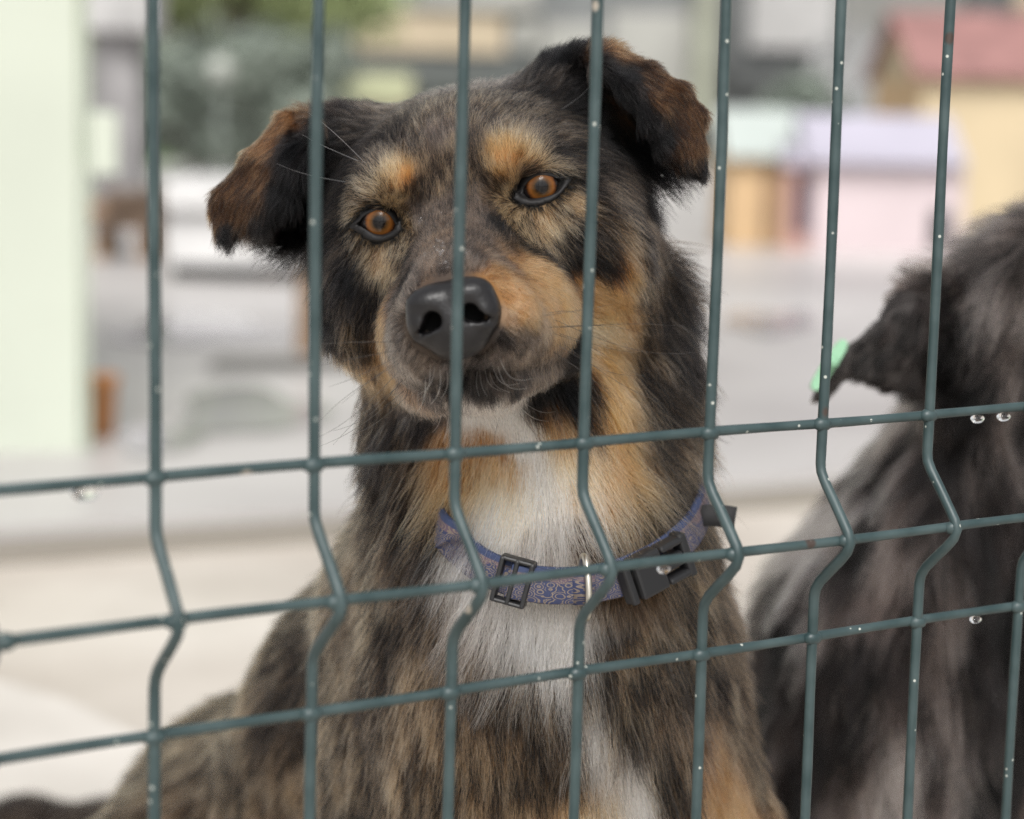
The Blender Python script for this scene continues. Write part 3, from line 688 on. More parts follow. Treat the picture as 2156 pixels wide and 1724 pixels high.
def hair_object(name, X, rad, col, m, parent, rootf=None):
    """X (n, k, 3) strand points, rad (n, k) radii, col (n, 3)"""
    n, k, _ = X.shape
    hc = bpy.data.hair_curves.new(name); hc.add_curves([k] * n)
    hc.attributes['position'].data.foreach_set('vector', X.reshape(-1).astype(np.float32))
    ra = hc.attributes.get('radius') or hc.attributes.new('radius', 'FLOAT', 'POINT')
    ra.data.foreach_set('value', rad.reshape(-1).astype(np.float32))
    ca = hc.attributes.new('coat', 'FLOAT_COLOR', 'CURVE')
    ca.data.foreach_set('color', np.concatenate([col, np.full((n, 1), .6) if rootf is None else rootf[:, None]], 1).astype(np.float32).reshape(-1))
    hc.materials.append(m)
    o = bpy.data.objects.new(name, hc); COL.objects.link(o)
    if parent: o.parent = parent; o.matrix_parent_inverse = parent.matrix_world.inverted()
    return o
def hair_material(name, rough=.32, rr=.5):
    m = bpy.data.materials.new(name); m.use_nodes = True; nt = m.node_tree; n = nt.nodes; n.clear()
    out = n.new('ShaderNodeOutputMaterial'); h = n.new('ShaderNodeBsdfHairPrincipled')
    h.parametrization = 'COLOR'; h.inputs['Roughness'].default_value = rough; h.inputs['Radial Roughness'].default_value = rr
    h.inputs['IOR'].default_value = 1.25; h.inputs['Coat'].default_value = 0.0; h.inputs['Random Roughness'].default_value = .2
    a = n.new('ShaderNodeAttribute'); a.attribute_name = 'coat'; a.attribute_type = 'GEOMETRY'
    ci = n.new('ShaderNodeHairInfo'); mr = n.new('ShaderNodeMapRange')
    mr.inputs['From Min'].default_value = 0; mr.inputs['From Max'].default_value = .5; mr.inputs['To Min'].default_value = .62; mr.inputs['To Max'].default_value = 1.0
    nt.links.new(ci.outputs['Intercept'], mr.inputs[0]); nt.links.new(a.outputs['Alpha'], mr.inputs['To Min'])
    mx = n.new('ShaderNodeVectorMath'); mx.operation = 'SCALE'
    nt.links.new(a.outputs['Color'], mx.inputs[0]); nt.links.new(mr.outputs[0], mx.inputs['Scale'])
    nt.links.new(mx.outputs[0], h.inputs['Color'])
    nt.links.new(h.outputs[0], out.inputs[0])
    return m
m_hair = hair_material('dog_hair')

LP = lambda P: (P - HE) @ HL * 1000
FRONT = -CR[2]                                  # side of the dog turned to the fence
COLLAR_PX = [(905, 1085, 0), (985, 1155, 0), (1060, 1205, 0), (1150, 1222, 0), (1240, 1222, 0), (1330, 1190, 0), (1400, 1140, 0), (1448, 1065, 0)]
def dog_density(P):
    l = LP(P)
    d = np.full(len(P), 1.0e6)
    face = (l[:, 1] < 75) & (np.abs(l[:, 0]) < 75) & (l[:, 2] > -80) & (l[:, 2] < 70)
    d[face] = 3.2e6
    ear = (np.abs(l[:, 0]) > 50) & (l[:, 2] > -20) & (l[:, 1] < 85)
    d[ear] = 1.7e6
    mz = (l[:, 1] < -8)
    d[mz & face] = 4.6e6
    hidden = (P[:, 1] > .36) | (P[:, 2] < .20)
    d[hidden] = .28e6
    return d
def in_poly(Q, V_):
    ins = np.zeros(len(Q), bool); j = len(V_) - 1
    for i in range(len(V_)):
        a_, b_ = V_[i], V_[j]
        c_ = ((a_[1] > Q[:, 1]) != (b_[1] > Q[:, 1])) & (Q[:, 0] < (b_[0] - a_[0]) * (Q[:, 1] - a_[1]) / (b_[1] - a_[1] + 1e-12) + a_[0])
        ins ^= c_; j = i
    return ins
gen = np.random.default_rng(11)
P, N = scatter(DV, DN, DT, dog_density, gen)
# bare places: eye opening, nose, inside of the mouth
l = LP(P)
keep = np.ones(len(P), bool)
for s in ('R', 'L'):
    pts2 = LP(LID3[s])[:, [0, 2]]; ce = pts2.mean(0); keep &= ~(in_poly(l[:, [0, 2]], ce + (pts2 - ce) * .93) & (l[:, 1] < 22) & (N @ HL[:, 1] < .3))
    c = np.array(EYES[s]); keep &= ~((np.abs(l[:, 0] - c[0]) < 8) & (np.abs(l[:, 2] - c[2]) < 5) & (l[:, 1] < 6) & ((((l[:, 0] - c[0]) / 8.0) ** 2 + ((l[:, 2] - c[2]) / 5.0) ** 2) < 1) & (N @ HL[:, 1] < .35))
nl = nose_sdf(P.astype(np.float32)); keep &= (nl > .0012) & ~((((l[:, 0] + 1.2) / 12.5) ** 2 + ((l[:, 2] + 37) / 9) ** 2 < 1) & (l[:, 1] < -60))
backface = (P[:, 1] > .10) & (N @ FRONT < -.45) & (gen.random(len(P)) < .75)
keep &= ~backface
P, N = P[keep], N[keep]; l = LP(P)
warp = vnoise3(P, 120, 1) * .006 + vnoise3(P, 400, 2) * .0035
isbody = (l[:, 2] < -95) | (l[:, 1] > 90)
warp[isbody] = vnoise3(P[isbody], 60, 3) * .011 + vnoise3(P[isbody], 200, 4) * .008
mc = blend(P + warp, M_p, M_c, 3.0, .0015)
gd = blend(P, G_p, np.concatenate([G_d, G_l], 1), 2.0, .003)
D = gd[:, :3].astype(float); L = gd[:, 3].astype(float); lift = gd[:, 4].astype(float)
L *= (.72 + .5 * gen.random(len(P)))
ear_ = (np.abs(l[:, 0]) > 60) & (l[:, 2] > -15) & (l[:, 1] < 52)
L[ear_] *= .66; lift[ear_] *= .7
# brindle bands and streaks
str_ = vnoise(P * np.array([1, 1, .4]) , 320, 7) * .75 + vnoise(P * np.array([1, 1, .4]), 130, 8) * .5 - .12
fr = mc[:, 6] + np.where(isbody, (str_ - .45) * 1.1, (vnoise(P, 260, 6) - .5) * .5)
bright = mc[:, 3:6].max(1)
fr = np.where(mc[:, 0] > .3, mc[:, 6], fr)
def cellrand(P_, cell, seed):
    Q = P_ / cell + vnoise3(P_, .6 / cell, seed) * 1.6 + 500 + seed
    I = np.floor(Q).astype(np.int64)
    return _perm[(I[:, 0] * 73856093 ^ I[:, 1] * 19349663 ^ I[:, 2] * 83492791) & 65535]
cs = np.where(L > .011, .0021, .0013)
u = np.where(L > .011, cellrand(P, .0019, 3), cellrand(P, .0011, 4)) * .62 + gen.random(len(P)) * .38
u = ((u - .5) * 1.12 + .5)
tone = np.where(L > .011, cellrand(P, .0030, 5), cellrand(P, .0014, 6))
light = u < fr
col = np.where(light[:, None], mc[:, 3:6], mc[:, 0:3]) * (.62 + .5 * gen.random((len(P), 1)) + .42 * (tone[:, None] - .5))
col = col.clip(.003, .94)
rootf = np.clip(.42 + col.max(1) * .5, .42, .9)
lid_zone = np.zeros(len(P), bool)
for s in ('R', 'L'):
    pts2 = LP(LID3[s])[:, [0, 2]]; ce = pts2.mean(0); lid_zone |= in_poly(l[:, [0, 2]], ce + (pts2 - ce) * 1.12) & (l[:, 1] < 22)
col[lid_zone] = .006; L[lid_zone] *= .5
clump = np.clip((L - .004) / .012, .0, 1) * .82
clump[(np.abs(l[:, 0]) > 58) & (l[:, 2] > -15) & (l[:, 1] < 85)] *= .45
X = strands(P, N, D, L, lift, gen, npt=7, clump=clump, cell=.0042, jit=.16, curl=.05)
# ------------------------------------------------------------------ collar
collar = tag(empty('dog_collar', hit(1200, 1225)[0]), 'blue and mauve paisley collar with black buckle and metal ring round the brindle dog', 'collar')
ringp = []
for x, y, lift in [(940, 1105, .003), (985, 1155, .004), (1045, 1196, .0075), (1130, 1222, .009), (1235, 1222, .009), (1330, 1188, .009), (1400, 1135, .009), (1440, 1080, .007), (1450, 1035, .005)]:
    p, nn = hit(x, y)
    ringp.append(p + nn * lift if p is not None else at(x, y, .86))
ringp += [at(1440, 985, .925), at(1330, 930, .962), at(1150, 930, .975), at(990, 980, .955), at(925, 1030, .915)]
RC = catmull(ringp, 12, True); NR = len(RC)
Tn = np.roll(RC, -1, 0) - np.roll(RC, 1, 0); Tn /= np.linalg.norm(Tn, axis=1)[:, None]
cen = RC.mean(0)
pl_n = np.linalg.svd(RC - cen)[2][2]
if pl_n[2] < 0: pl_n = -pl_n
On = (RC - cen); On -= Tn * (On * Tn).sum(1)[:, None]; On -= pl_n * (On @ pl_n)[:, None]; On /= np.linalg.norm(On, axis=1)[:, None]
Wd = np.cross(Tn, On); Wd[(Wd @ pl_n) < 0] *= -1
# lower edge flares over the chest
for _ in range(1):
    Wd = Wd - .25 * On; Wd /= np.linalg.norm(Wd, axis=1)[:, None]
def strap(name, i0, i1, off, width, m, parent, th=.0016, wob=0.0):
    idx = np.arange(i0, i1 + 1) % NR
    n = len(idx); vs = []; fs = []; uv = []
    for j, i in enumerate(idx):
        o = off + wob * math.sin(j * .9)
        for a, b in ((-.5, 0), (-.5, th), (-.46, th + .0003), (-.2, th + .0004), (0, th + .0005), (.2, th + .0004), (.46, th + .0003), (.5, th), (.5, 0)):
            vs.append(RC[i] + Wd[i] * width * a + On[i] * (o + b))
            uv.append((i0 * .1 + j * .1, a + .5))
    k = 9
    for j in range(n - 1):
        for q in range(k):
            q2 = (q + 1) % k; fs.append((j * k + q, (j + 1) * k + q, (j + 1) * k + q2, j * k + q2))
    o = mesh_obj(name, vs, fs, m, parent, True)
    ul = o.data.uv_layers.new(name='UVMap')
    for lp in o.data.loops: ul.data[lp.index].uv = uv[lp.vertex_index]
    return o
m_strap = mat('paisley_webbing', (.05, .07, .25), .75)
nt = m_strap.node_tree; n = nt.nodes; l = nt.links
uvn = n.new('ShaderNodeUVMap'); sx = n.new('ShaderNodeSeparateXYZ'); l.new(uvn.outputs[0], sx.inputs[0])
mp = n.new('ShaderNodeMapping'); mp.inputs['Scale'].default_value = (2.2, 2.4, 1); l.new(uvn.outputs[0], mp.inputs[0])
def node(t, **k):
    q = n.new(t)
    for a, b in k.items(): setattr(q, a, b)
    return q
vo = node('ShaderNodeTexVoronoi'); vo.inputs['Scale'].default_value = 2.4; l.new(mp.outputs[0], vo.inputs['Vector'])
wv = node('ShaderNodeMath', operation='MULTIPLY'); wv.inputs[1].default_value = 26; l.new(vo.outputs['Distance'], wv.inputs[0])
sn = node('ShaderNodeMath', operation='SINE'); l.new(wv.outputs[0], sn.inputs[0])
g1 = node('ShaderNodeMath', operation='GREATER_THAN'); g1.inputs[1].default_value = .45; l.new(sn.outputs[0], g1.inputs[0])
# mauve field in the middle, blue edges, wavy border
nz = node('ShaderNodeTexNoise'); nz.inputs['Scale'].default_value = 1.6; l.new(uvn.outputs[0], nz.inputs['Vector'])
ad = node('ShaderNodeMath', operation='MULTIPLY_ADD'); ad.inputs[1].default_value = .9; l.new(nz.outputs['Fac'], ad.inputs[0]); l.new(sx.outputs[1], ad.inputs[2])
g2 = node('ShaderNodeMath', operation='GREATER_THAN'); g2.inputs[1].default_value = 1.12; l.new(ad.outputs[0], g2.inputs[0])
m1 = node('ShaderNodeMix', data_type='RGBA'); l.new(g2.outputs[0], m1.inputs['Factor']); m1.inputs['A'].default_value = (.026, .034, .085, 1); m1.inputs['B'].default_value = (.10, .068, .095, 1)
m2 = node('ShaderNodeMix', data_type='RGBA'); l.new(g1.outputs[0], m2.inputs['Factor']); l.new(m1.outputs['Result'], m2.inputs['A']); m2.inputs['B'].default_value = (.17, .135, .11, 1)
e1 = node('ShaderNodeMath', operation='GREATER_THAN'); e1.inputs[1].default_value = .84; l.new(sx.outputs[1], e1.inputs[0])
m3 = node('ShaderNodeMix', data_type='RGBA'); l.new(e1.outputs[0], m3.inputs['Factor']); l.new(m2.outputs['Result'], m3.inputs['A']); m3.inputs['B'].default_value = (.028, .042, .10, 1)
l.new(m3.outputs['Result'], n['Principled BSDF'].inputs['Base Color'])
wb = node('ShaderNodeTexChecker'); wb.inputs['Scale'].default_value = 60; l.new(uvn.outputs[0], wb.inputs['Vector'])
bp = node('ShaderNodeBump'); bp.inputs['Strength'].default_value = .4; bp.inputs['Distance'].default_value = .0003; l.new(wb.outputs['Fac'], bp.inputs['Height']); l.new(bp.outputs[0], n['Principled BSDF'].inputs['Normal'])
m_plastic = noisy_p = mat('black_plastic', (.012, .012, .013), .45)
m_steel = mat('nickel_ring', (.62, .58, .50), .28, 1.0)
m_web = mat('black_webbing', (.018, .018, .019), .85)
def near_i(x, y):
    best = None
    for i, p in enumerate(RC):
        q = CR @ (p - CP); px, py = W0 / 2 + FPX * q[0] / q[2], H0 / 2 + FPX * q[1] / q[2]
        if i > NR * .68: continue
        e = (px - x) ** 2 + (py - y) ** 2
        if best is None or e < best[0]: best = (e, i)
    return best[1]
iS, iD, iB, iT = near_i(1090, 1215), near_i(1226, 1218), near_i(1352, 1165), near_i(1445, 1075)
CW = .0126
iL = near_i(1035, 1195)
strap('strap', 0, NR, 0, CW, m_strap, collar)
strap('strap_overlap', iS - 1, iD + 8, .0028, CW * .98, m_strap, collar, wob=.0003)
def frame_at(i, off): return RC[i] + On[i] * off, Tn[i], Wd[i], On[i]
def obox(mb, i, off, t0, t1, w0, w1, o0, o1, curve=True):
    c, T, Wv, O = frame_at(i, off)
    v = [c + T * t + Wv * w + O * o for t in (t0, t1) for w in (w0, w1) for o in (o0, o1)]
    return mb.add(v, [(0, 1, 3, 2), (4, 6, 7, 5), (0, 4, 5, 1), (2, 3, 7, 6), (0, 2, 6, 4), (1, 5, 7, 3)])
# sliding adjuster
mb = Mesh()
for t0, t1 in ((-.0066, -.0048), (-.0009, .0009), (.0048, .0066)): obox(mb, iS, .002, t0, t1, -.0084, .0084, -.001, .0040)
obox(mb, iS, .002, -.0066, .0066, .0070, .0086, -.001, .0036); obox(mb, iS, .002, -.0066, .0066, -.0086, -.0070, -.001, .0036)
mb.build('slider', m_plastic, collar, False, .0007)
# D ring in its loop
c, T, Wv, O = frame_at(iD, .0050)
pts = [c + Wv * (.0112 * math.cos(a)) + O * (.0050 * math.sin(a)) + T * .0006 * math.cos(a) for a in np.linspace(-math.pi * .5, math.pi * 1.5, 40)]
Mesh().tube(pts, .0013, 10, False).build('metal_ring', m_steel, collar, True)
lb = Mesh(); lp = [c + T * t + O * o + Wv * 0 for t, o in ((-.006, -.0028), (-.0035, .0008), (0, .0026), (.0035, .0008), (.006, -.0028))]
v = []; 
for p in lp:
    for a in (-.5, .5): v.append(p + Wv * CW * 1.0 * a)
lb.add(v, [(2 * q, 2 * q + 2, 2 * q + 3, 2 * q + 1) for q in range(4)])
lo2 = lb.build('ring_loop', m_strap, collar, True); sd_ = lo2.modifiers.new('thick', 'SOLIDIFY'); sd_.thickness = .0012
ul = lo2.data.uv_layers.new(name='UVMap')
for q in lo2.data.loops: ul.data[q.index].uv = (3 + .05 * (q.vertex_index // 2), q.vertex_index % 2)
# side release buckle
mb = Mesh()
obox(mb, iB, .004, -.0145, .0000, -.0079, .0079, -.001, .0050)
mb.build('buckle_socket', m_plastic, collar, False, .0014)
mb = Mesh()
obox(mb, iB, .004, .0108, .0148, -.0085, .0085, -.001, .0050)
obox(mb, iB, .004, .0002, .0110, -.0026, .0026, -.0008, .0048)
for sg in (-1, 1):
    obox(mb, iB, .004, .0002, .0122, sg * .0050, sg * .0076, -.0008, .0052)
mb.build('buckle_clip', m_plastic, collar, False, .0011)
mb = Mesh(); obox(mb, iB, .004, -.0195, -.0160, -.0082, .0082, -.001, .0044); mb.build('buckle_bar', m_plastic, collar, False, .001)
# free black webbing end
c, T, Wv, O = frame_at(iT, .004)
Cx = CR[0]; U = -CR[1]
base = c; v = []
for t in np.linspace(0, 1, 6):
    q = base - Cx * .004 + Cx * .0135 * t + U * (.0012 * t - .002 * t * t) + FRONT * (.004 + .003 * t)
    for a in (-.5, .5): v.append(q + (U * .0085 + Cx * .0015) * a)
tb = Mesh().add(v, [(2 * q, 2 * q + 2, 2 * q + 3, 2 * q + 1) for q in range(5)]).build('webbing_end', m_web, collar, True)
sd_ = tb.modifiers.new('thick', 'SOLIDIFY'); sd_.thickness = .0018
# hairs are pressed aside where the strap lies
def collar_filter(X, Lr):
    n_, k_, _ = X.shape
    keep = np.ones(n_, bool)
    for i in range(0, n_, 20000):
        Q = X[i:i + 20000].reshape(-1, 3)
        near = np.linalg.norm(Q - cen, axis=1) < .13
        bad = np.zeros(len(Q), bool)
        qi = np.where(near)[0]
        if len(qi):
            d2 = ((Q[qi][:, None, :] - RC[None, ::2]) ** 2).sum(2); j = d2.argmin(1) * 2
            v_ = Q[qi] - RC[j]
            w_ = (v_ * Wd[j]).sum(1); o_ = (v_ * On[j]).sum(1)
            tt = (v_ * Tn[j]).sum(1)
            bad[qi] = (j > iL) & (w_ > -.0066) & (w_ < .0018) & (o_ > -.0005) & (o_ < .03) & (np.abs(tt) < .008)
        keep[i:i + 20000] = ~bad.reshape(-1, k_).any(1)
    return keep
kc = collar_filter(X, L) | (np.random.default_rng(5).random(len(X)) < .07)
X, P, L, col, rootf = X[kc], P[kc], L[kc], col[kc], rootf[kc]
t = np.linspace(0, 1, 7)
hw_ = np.interp(L, [.003, .008, .02, .035], [.00008, .00010, .000125, .00012])
hid = (P[:, 1] > .36) | (P[:, 2] < .20)
hw_ = np.where(hid, .00016, hw_)
rad = hw_[:, None] * np.interp(t, [0, .5, 1], [1.0, .85, .15])[None]
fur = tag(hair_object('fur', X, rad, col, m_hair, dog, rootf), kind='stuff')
print('hairs', len(X))
# skin takes the coat colour
vc = blend(DV, M_p, M_c, 3.0, .0015)
vcol = vc[:, :3] * .6 + vc[:, 3:6] * .25
ns_ = nose_sdf(DV.astype(np.float32)); vcol[ns_ < -.0008] = .003
q_ = LP(DV); vcol[(((q_[:, 0] + 1.2) / 12) ** 2 + ((q_[:, 2] + 37) / 8.6) ** 2 < 1) & (q_[:, 1] < -60)] = .003  # skin behind the nostrils painted black so the holes look deep and shaded
lv = LP(DV)
for s in ('R', 'L'):
    pts2 = LP(LID3[s])[:, [0, 2]]; ce = pts2.mean(0); vcol[in_poly(lv[:, [0, 2]], ce + (pts2 - ce) * 1.08) & (lv[:, 1] < 24)] = .010
ca = body.data.color_attributes.new('coat', 'FLOAT_COLOR', 'POINT')
ca.data.foreach_set('color', np.concatenate([vcol * .8, np.ones((len(vcol), 1))], 1).astype(np.float32).reshape(-1))
nt = m_skin.node_tree; a = nt.nodes.new('ShaderNodeVertexColor'); a.layer_name = 'coat'
nt.links.new(a.outputs[0], nt.nodes['Principled BSDF'].inputs['Base Color'])
# ------------------------------------------------------------------ whiskers and wet specks
wk = []
def whisk(x, y, x1, y1, bow=.12, w=.00011, dark=True, out=.5):
    p, nn = hit(x, y)
    if p is None: return
    dep = (CR @ (p - CP))[2]
    e = at(x1, y1, dep); v = e - p; Ln = np.linalg.norm(v)
    e = e + nn * Ln * out * .4
    t = np.linspace(0, 1, 10)[:, None]
    side = np.cross(v, FRONT); side /= np.linalg.norm(side)
    c = p + (e - p) * t + nn * (np.sin(t * math.pi) * Ln * .10) + side * (np.sin(t * math.pi) * Ln * bow)
    wk.append((c, w, (.010, .009, .009) if dark else (.80, .78, .75)))
for a_ in [(845, 745, 715, 800), (850, 770, 680, 900), (848, 760, 700, 865), (855, 790, 720, 880), (850, 735, 690, 760), (858, 800, 735, 930), (862, 812, 700, 930), (840, 720, 700, 720), (870, 820, 760, 905), (846, 752, 740, 835),
           (1150, 690, 1330, 700), (1160, 700, 1300, 790), (1140, 665, 1270, 640), (1165, 720, 1340, 770), (1155, 735, 1290, 850), (1170, 690, 1400, 680), (1150, 660, 1225, 690, -.2), (1180, 720, 1360, 830), (1160, 670, 1440, 740), (1170, 700, 1330, 735)]:
    whisk(*a_[:4], bow=(a_[4] if len(a_) > 4 else random.uniform(-.1, .14)))
for a_ in [(740, 385, 608, 355, -.06), (775, 350, 668, 255, .03), (770, 345, 655, 300, -.05), (1240, 240, 1185, 290, .1), (1115, 320, 1160, 235, .0), (1150, 190, 1190, 160, .2), (1165, 240, 1240, 190, .1)]:
    whisk(*a_[:4], bow=a_[4], dark=a_[0] == 1115, w=.00010)
for a_ in [(905, 765, 885, 835, -.1), (925, 770, 905, 845, -.1), (940, 775, 925, 835, -.08), (915, 768, 880, 825, -.1), (1010, 770, 1025, 830, .1), (1035, 765, 1095, 800, .22), (1045, 760, 1110, 810, .22), (1020, 770, 1060, 820, .15), (1050, 750, 1120, 790, .2),
           (895, 790, 880, 860, -.1), (960, 785, 955, 830, 0), (1005, 780, 1010, 832, .05), (1080, 840, 1150, 880, .1), (930, 850, 910, 905, -.1), (945, 870, 935, 930, -.1), (1060, 860, 1110, 905, .1), (1030, 780, 1075, 825, .15), (1100, 845, 1165, 862, .1)]:
    whisk(*a_[:4], bow=a_[4], dark=False, w=.00013, out=.25)
whisk(1055, 870, 1040, 945, .1); whisk(1085, 860, 1140, 925, .0); whisk(1290, 770, 1380, 820, .0)
XW = np.array([c for c, _, _ in wk]); RW = np.array([w for _, w, _ in wk])[:, None] * np.linspace(1, .3, 10)[None]
tag(hair_object('whiskers', XW.astype(np.float32), RW, np.array([c for _, _, c in wk]), m_hair, dog, np.full(len(wk), .9)), kind='stuff')
wv_, wf_ = [], []
wr2 = random.Random(9)
SP = [(894, 470, .0009), (891, 476, .0006), (935, 458, .0005)] + [(wr2.gauss(932, 13), wr2.gauss(545, 26), wr2.uniform(.0003, .0006)) for _ in range(34)] + [(888, 878, .0007), (892, 884, .0005)] + [(wr2.gauss(1010, 30), wr2.gauss(845, 7), wr2.uniform(.0003, .0005)) for _ in range(24)]
for x, y, r_ in SP:
    p, nn = hit(x, y)
    if p is None: continue
    p = p + nn * .0022
    bm = bmesh.new(); bmesh.ops.create_icosphere(bm, subdivisions=1, radius=r_)
    k = len(wv_); wv_ += [tuple(p + np.array(v.co) * np.array((1, 1, .8))) for v in bm.verts]; wf_ += [tuple(v.index + k for v in f.verts) for f in bm.faces]; bm.free()
tag(mesh_obj('wet_specks', wv_, wf_, m_drop, dog, True), kind='stuff')
# ------------------------------------------------------------------ second dog, seen from behind at the right
dog2 = tag(empty('dog', at(2000, 1900, 1.2) * np.array([1, 1, 0])), 'shaggy dark grey brindle dog with a green ear tag, turned away at the right edge', 'dog')
K2 = .90
_at1 = at
def at(x, y, d): return _at1(x, y, d * K2)
B2 = []
def c2(a, b, ra, rb, k=.04): B2.append(('c', np.array(a), np.array(b), ra * K2, rb * K2, k))
def e2(c, r, k=.04, rz=0.0): B2.append(('e', np.array(c), tuple(v * K2 for v in r), np.array(Matrix.Rotation(rz, 3, 'Z')), 0, k))
c2(at(2290, 700, 1.14), at(2330, 860, 1.06), .066, .052, .03)
c2(at(2330, 860, 1.06), at(2380, 960, .99), .035, .022, .03)
c2(at(2280, 760, 1.17), at(2150, 1130, 1.20), .066, .090, .04)
e2(at(2080, 1520, 1.20), (.108, .11, .150), .05, -CAMZ)
e2(at(2010, 1850, 1.24), (.112, .14, .12), .05, -CAMZ)
c2(at(1800, 1320, 1.22), at(1775, 1900, 1.20), .052, .046, .04)
c2(at(2350, 1350, 1.20), at(2350, 1900, 1.16), .052, .044, .04)
r2 = at(2200, 2150, 1.42); e2((r2[0], r2[1], .12), (.12, .13, .115), .06)
for x in (1800, 2350):
    q = at(x, 1880, 1.18)
    c2(q, (q[0], q[1], .05), .036, .024, .02); c2((q[0], q[1], .03), (q[0] - .02, q[1] - .05, .02), .024, .018, .012)
def A2(x, y, d): return at(x, y, d)
E2V = dict(a=A2(1985, 575, 1.13), b=A2(2010, 720, 1.14), c=A2(1990, 850, 1.14), d=A2(1895, 630, 1.09), e=A2(1845, 705, 1.07), f=A2(1870, 800, 1.09), g=A2(1768, 755, 1.06), h=A2(1722, 840, 1.055), i=A2(1790, 780, 1.06), j=A2(1930, 690, 1.08))
E2T = [t.split() for t in ('a b j', 'a j d', 'd j e', 'e j f', 'b c f', 'b f j', 'e f g', 'g f i', 'g i h')]
def dog2_sdf(P):
    P = P.astype(np.float32)
    d = prims_sdf(P, B2)
    e = sheet(P, E2V, E2T, .004)
    return smin(d, e, .02)
v2, q2 = sdf_mesh(dog2_sdf, np.minimum(at(1600, 1300, 1.2), (.2, .3, -.004)) - (.15, .1, 0), np.array([.95, 1.0, .62]), .0042)
body2 = mesh_obj('body', v2, q2, mat('dark_dog_skin', (.03, .025, .023), .8), dog2, True)
bpy.context.view_layer.update()
V2, N2, T2 = mesh_arrays(body2)
bvh2 = BVHTree.FromPolygons([Vector(p) for p in V2.tolist()], T2.tolist())
COAT2 = {'K': ((.004, .0035, .0035), (.022, .017, .016), .3), 'B': ((.009, .007, .0065), (.28, .21, .18), .36), 'L': ((.02, .016, .014), (.46, .37, .33), .5), 'G': ((.022, .018, .017), (.50, .42, .38), .58), 'b': ((.012, .010, .010), (.12, .09, .08), .3)}
MK2 = '''K 1900 750;K 1850 680;b 1900 600;L 1960 560;b 1880 640;K 1750 820;K 1790 740;K 1850 790;K 1960 700;b 2080 520;B 2150 480;B 2040 600;K 2020 680;L 2100 620;B 2120 700;K 2060 760;B 2100 830;K 1960 850
B 1900 950;G 1850 1010;L 1760 1080;b 1680 1120;G 1720 1190;L 1690 1160;B 1640 1180;K 1800 1150;B 1900 1100;b 2000 1000;B 2080 950;K 2120 1050;K 2050 1150;B 1950 1200;b 1880 1250;K 1650 1300;K 1700 1400;K 1620 1380;B 1800 1330;K 1900 1380;B 2000 1300;K 2100 1250;K 1750 1500;B 1850 1480;B 1980 1450;K 2100 1400;G 1900 1550;B 1820 1600;b 1700 1600;K 1680 1680;B 1760 1700;G 1860 1690;B 1960 1650;L 2030 1560;K 2100 1600;B 2130 1700;K 1990 1710'''
mp2, mc2 = [], []
for c, x, y in pick(MK2, 3):
    p, nn = hit(float(x), float(y), bvh2)
    if p is not None: mp2.append(p); mc2.append([*COAT2[c][0], *COAT2[c][1], COAT2[c][2]])
mp2.append(r2); mc2.append([*COAT2['b'][0], *COAT2['b'][1], COAT2['b'][2]])
mp2, mc2 = np.array(mp2), np.array(mc2)
g2 = []
for x, y, dx, dy, Lh, lf in [(2050, 560, -.8, .2, 30, .35), (1960, 600, -1, .1, 22, .35), (1880, 620, -.9, .2, 16, .3), (1840, 700, -.6, .7, 9, .2), (1780, 770, -.4, 1, 6, .2), (1750, 800, -.4, 1, 5, .2), (1870, 780, -.5, 1, 8, .2), (1920, 800, -.5, 1, 12, .25), (2100, 520, -.6, -.3, 32, .4), (2100, 700, -.5, .8, 30, .3), (2050, 900, -.4, 1, 32, .3), (1850, 1000, -.6, .9, 26, .3), (1680, 1130, -.8, .8, 24, .3), (1650, 1300, -.4, 1, 26, .3),
                              (1800, 1300, -.2, 1, 28, .3), (1900, 1500, -.1, 1, 30, .3), (2050, 1300, .1, 1, 32, .3), (1700, 1600, -.2, 1, 26, .3), (2080, 1600, .1, 1, 32, .3)]:
    p, nn = hit(x, y, bvh2)
    if p is None: continue
    d = CR.T @ np.array([dx, dy, 0.0]); d -= nn * (d @ nn); g2.append([*p, *(d / np.linalg.norm(d)), Lh / 1000, lf])
g2.append([*r2, 0, 0, -1, .03, .3]); g2 = np.array(g2)
P2, NN2 = scatter(V2, N2, T2, lambda P: np.where(P[:, 2] < .2, .08e6, .30e6), gen)
k2 = ~((NN2 @ FRONT < -.4) & (gen.random(len(P2)) < .7)); P2, NN2 = P2[k2], NN2[k2]
mcc = blend(P2 + vnoise3(P2, 50, 21) * .02 + vnoise3(P2, 160, 22) * .01, mp2, mc2, 3.0, .004)
gg = blend(P2, g2[:, :3], g2[:, 3:], 2.0, .005).astype(float)
fe = np.linalg.norm(P2 - E2V['e'], axis=1) < .05
L2 = gg[:, 3] * (.6 + .6 * gen.random(len(P2)))
L2[fe] *= .6
fr2 = mcc[:, 6] + (vnoise(P2 * np.array([1, 1, .6]), 75, 31) - .40) * 1.9
tn2 = cellrand(P2, .0075, 12)
lt2 = (cellrand(P2, .0055, 11) * .7 + gen.random(len(P2)) * .3) < fr2
col2 = (np.where(lt2[:, None], mcc[:, 3:6], mcc[:, :3]) * (.6 + .4 * gen.random((len(P2), 1)) + .7 * (tn2[:, None] - .3))).clip(.004, .9)
X2 = strands(P2, NN2, gg[:, :3], L2, gg[:, 4], gen, npt=6, clump=.8, cell=.014, jit=.2, curl=.08)
rad2 = np.full(len(P2), .00020)[:, None] * np.interp(np.linspace(0, 1, 6), [0, .5, 1], [1, .85, .2])[None]
tag(hair_object('fur', X2, rad2, col2, m_hair, dog2), kind='stuff')
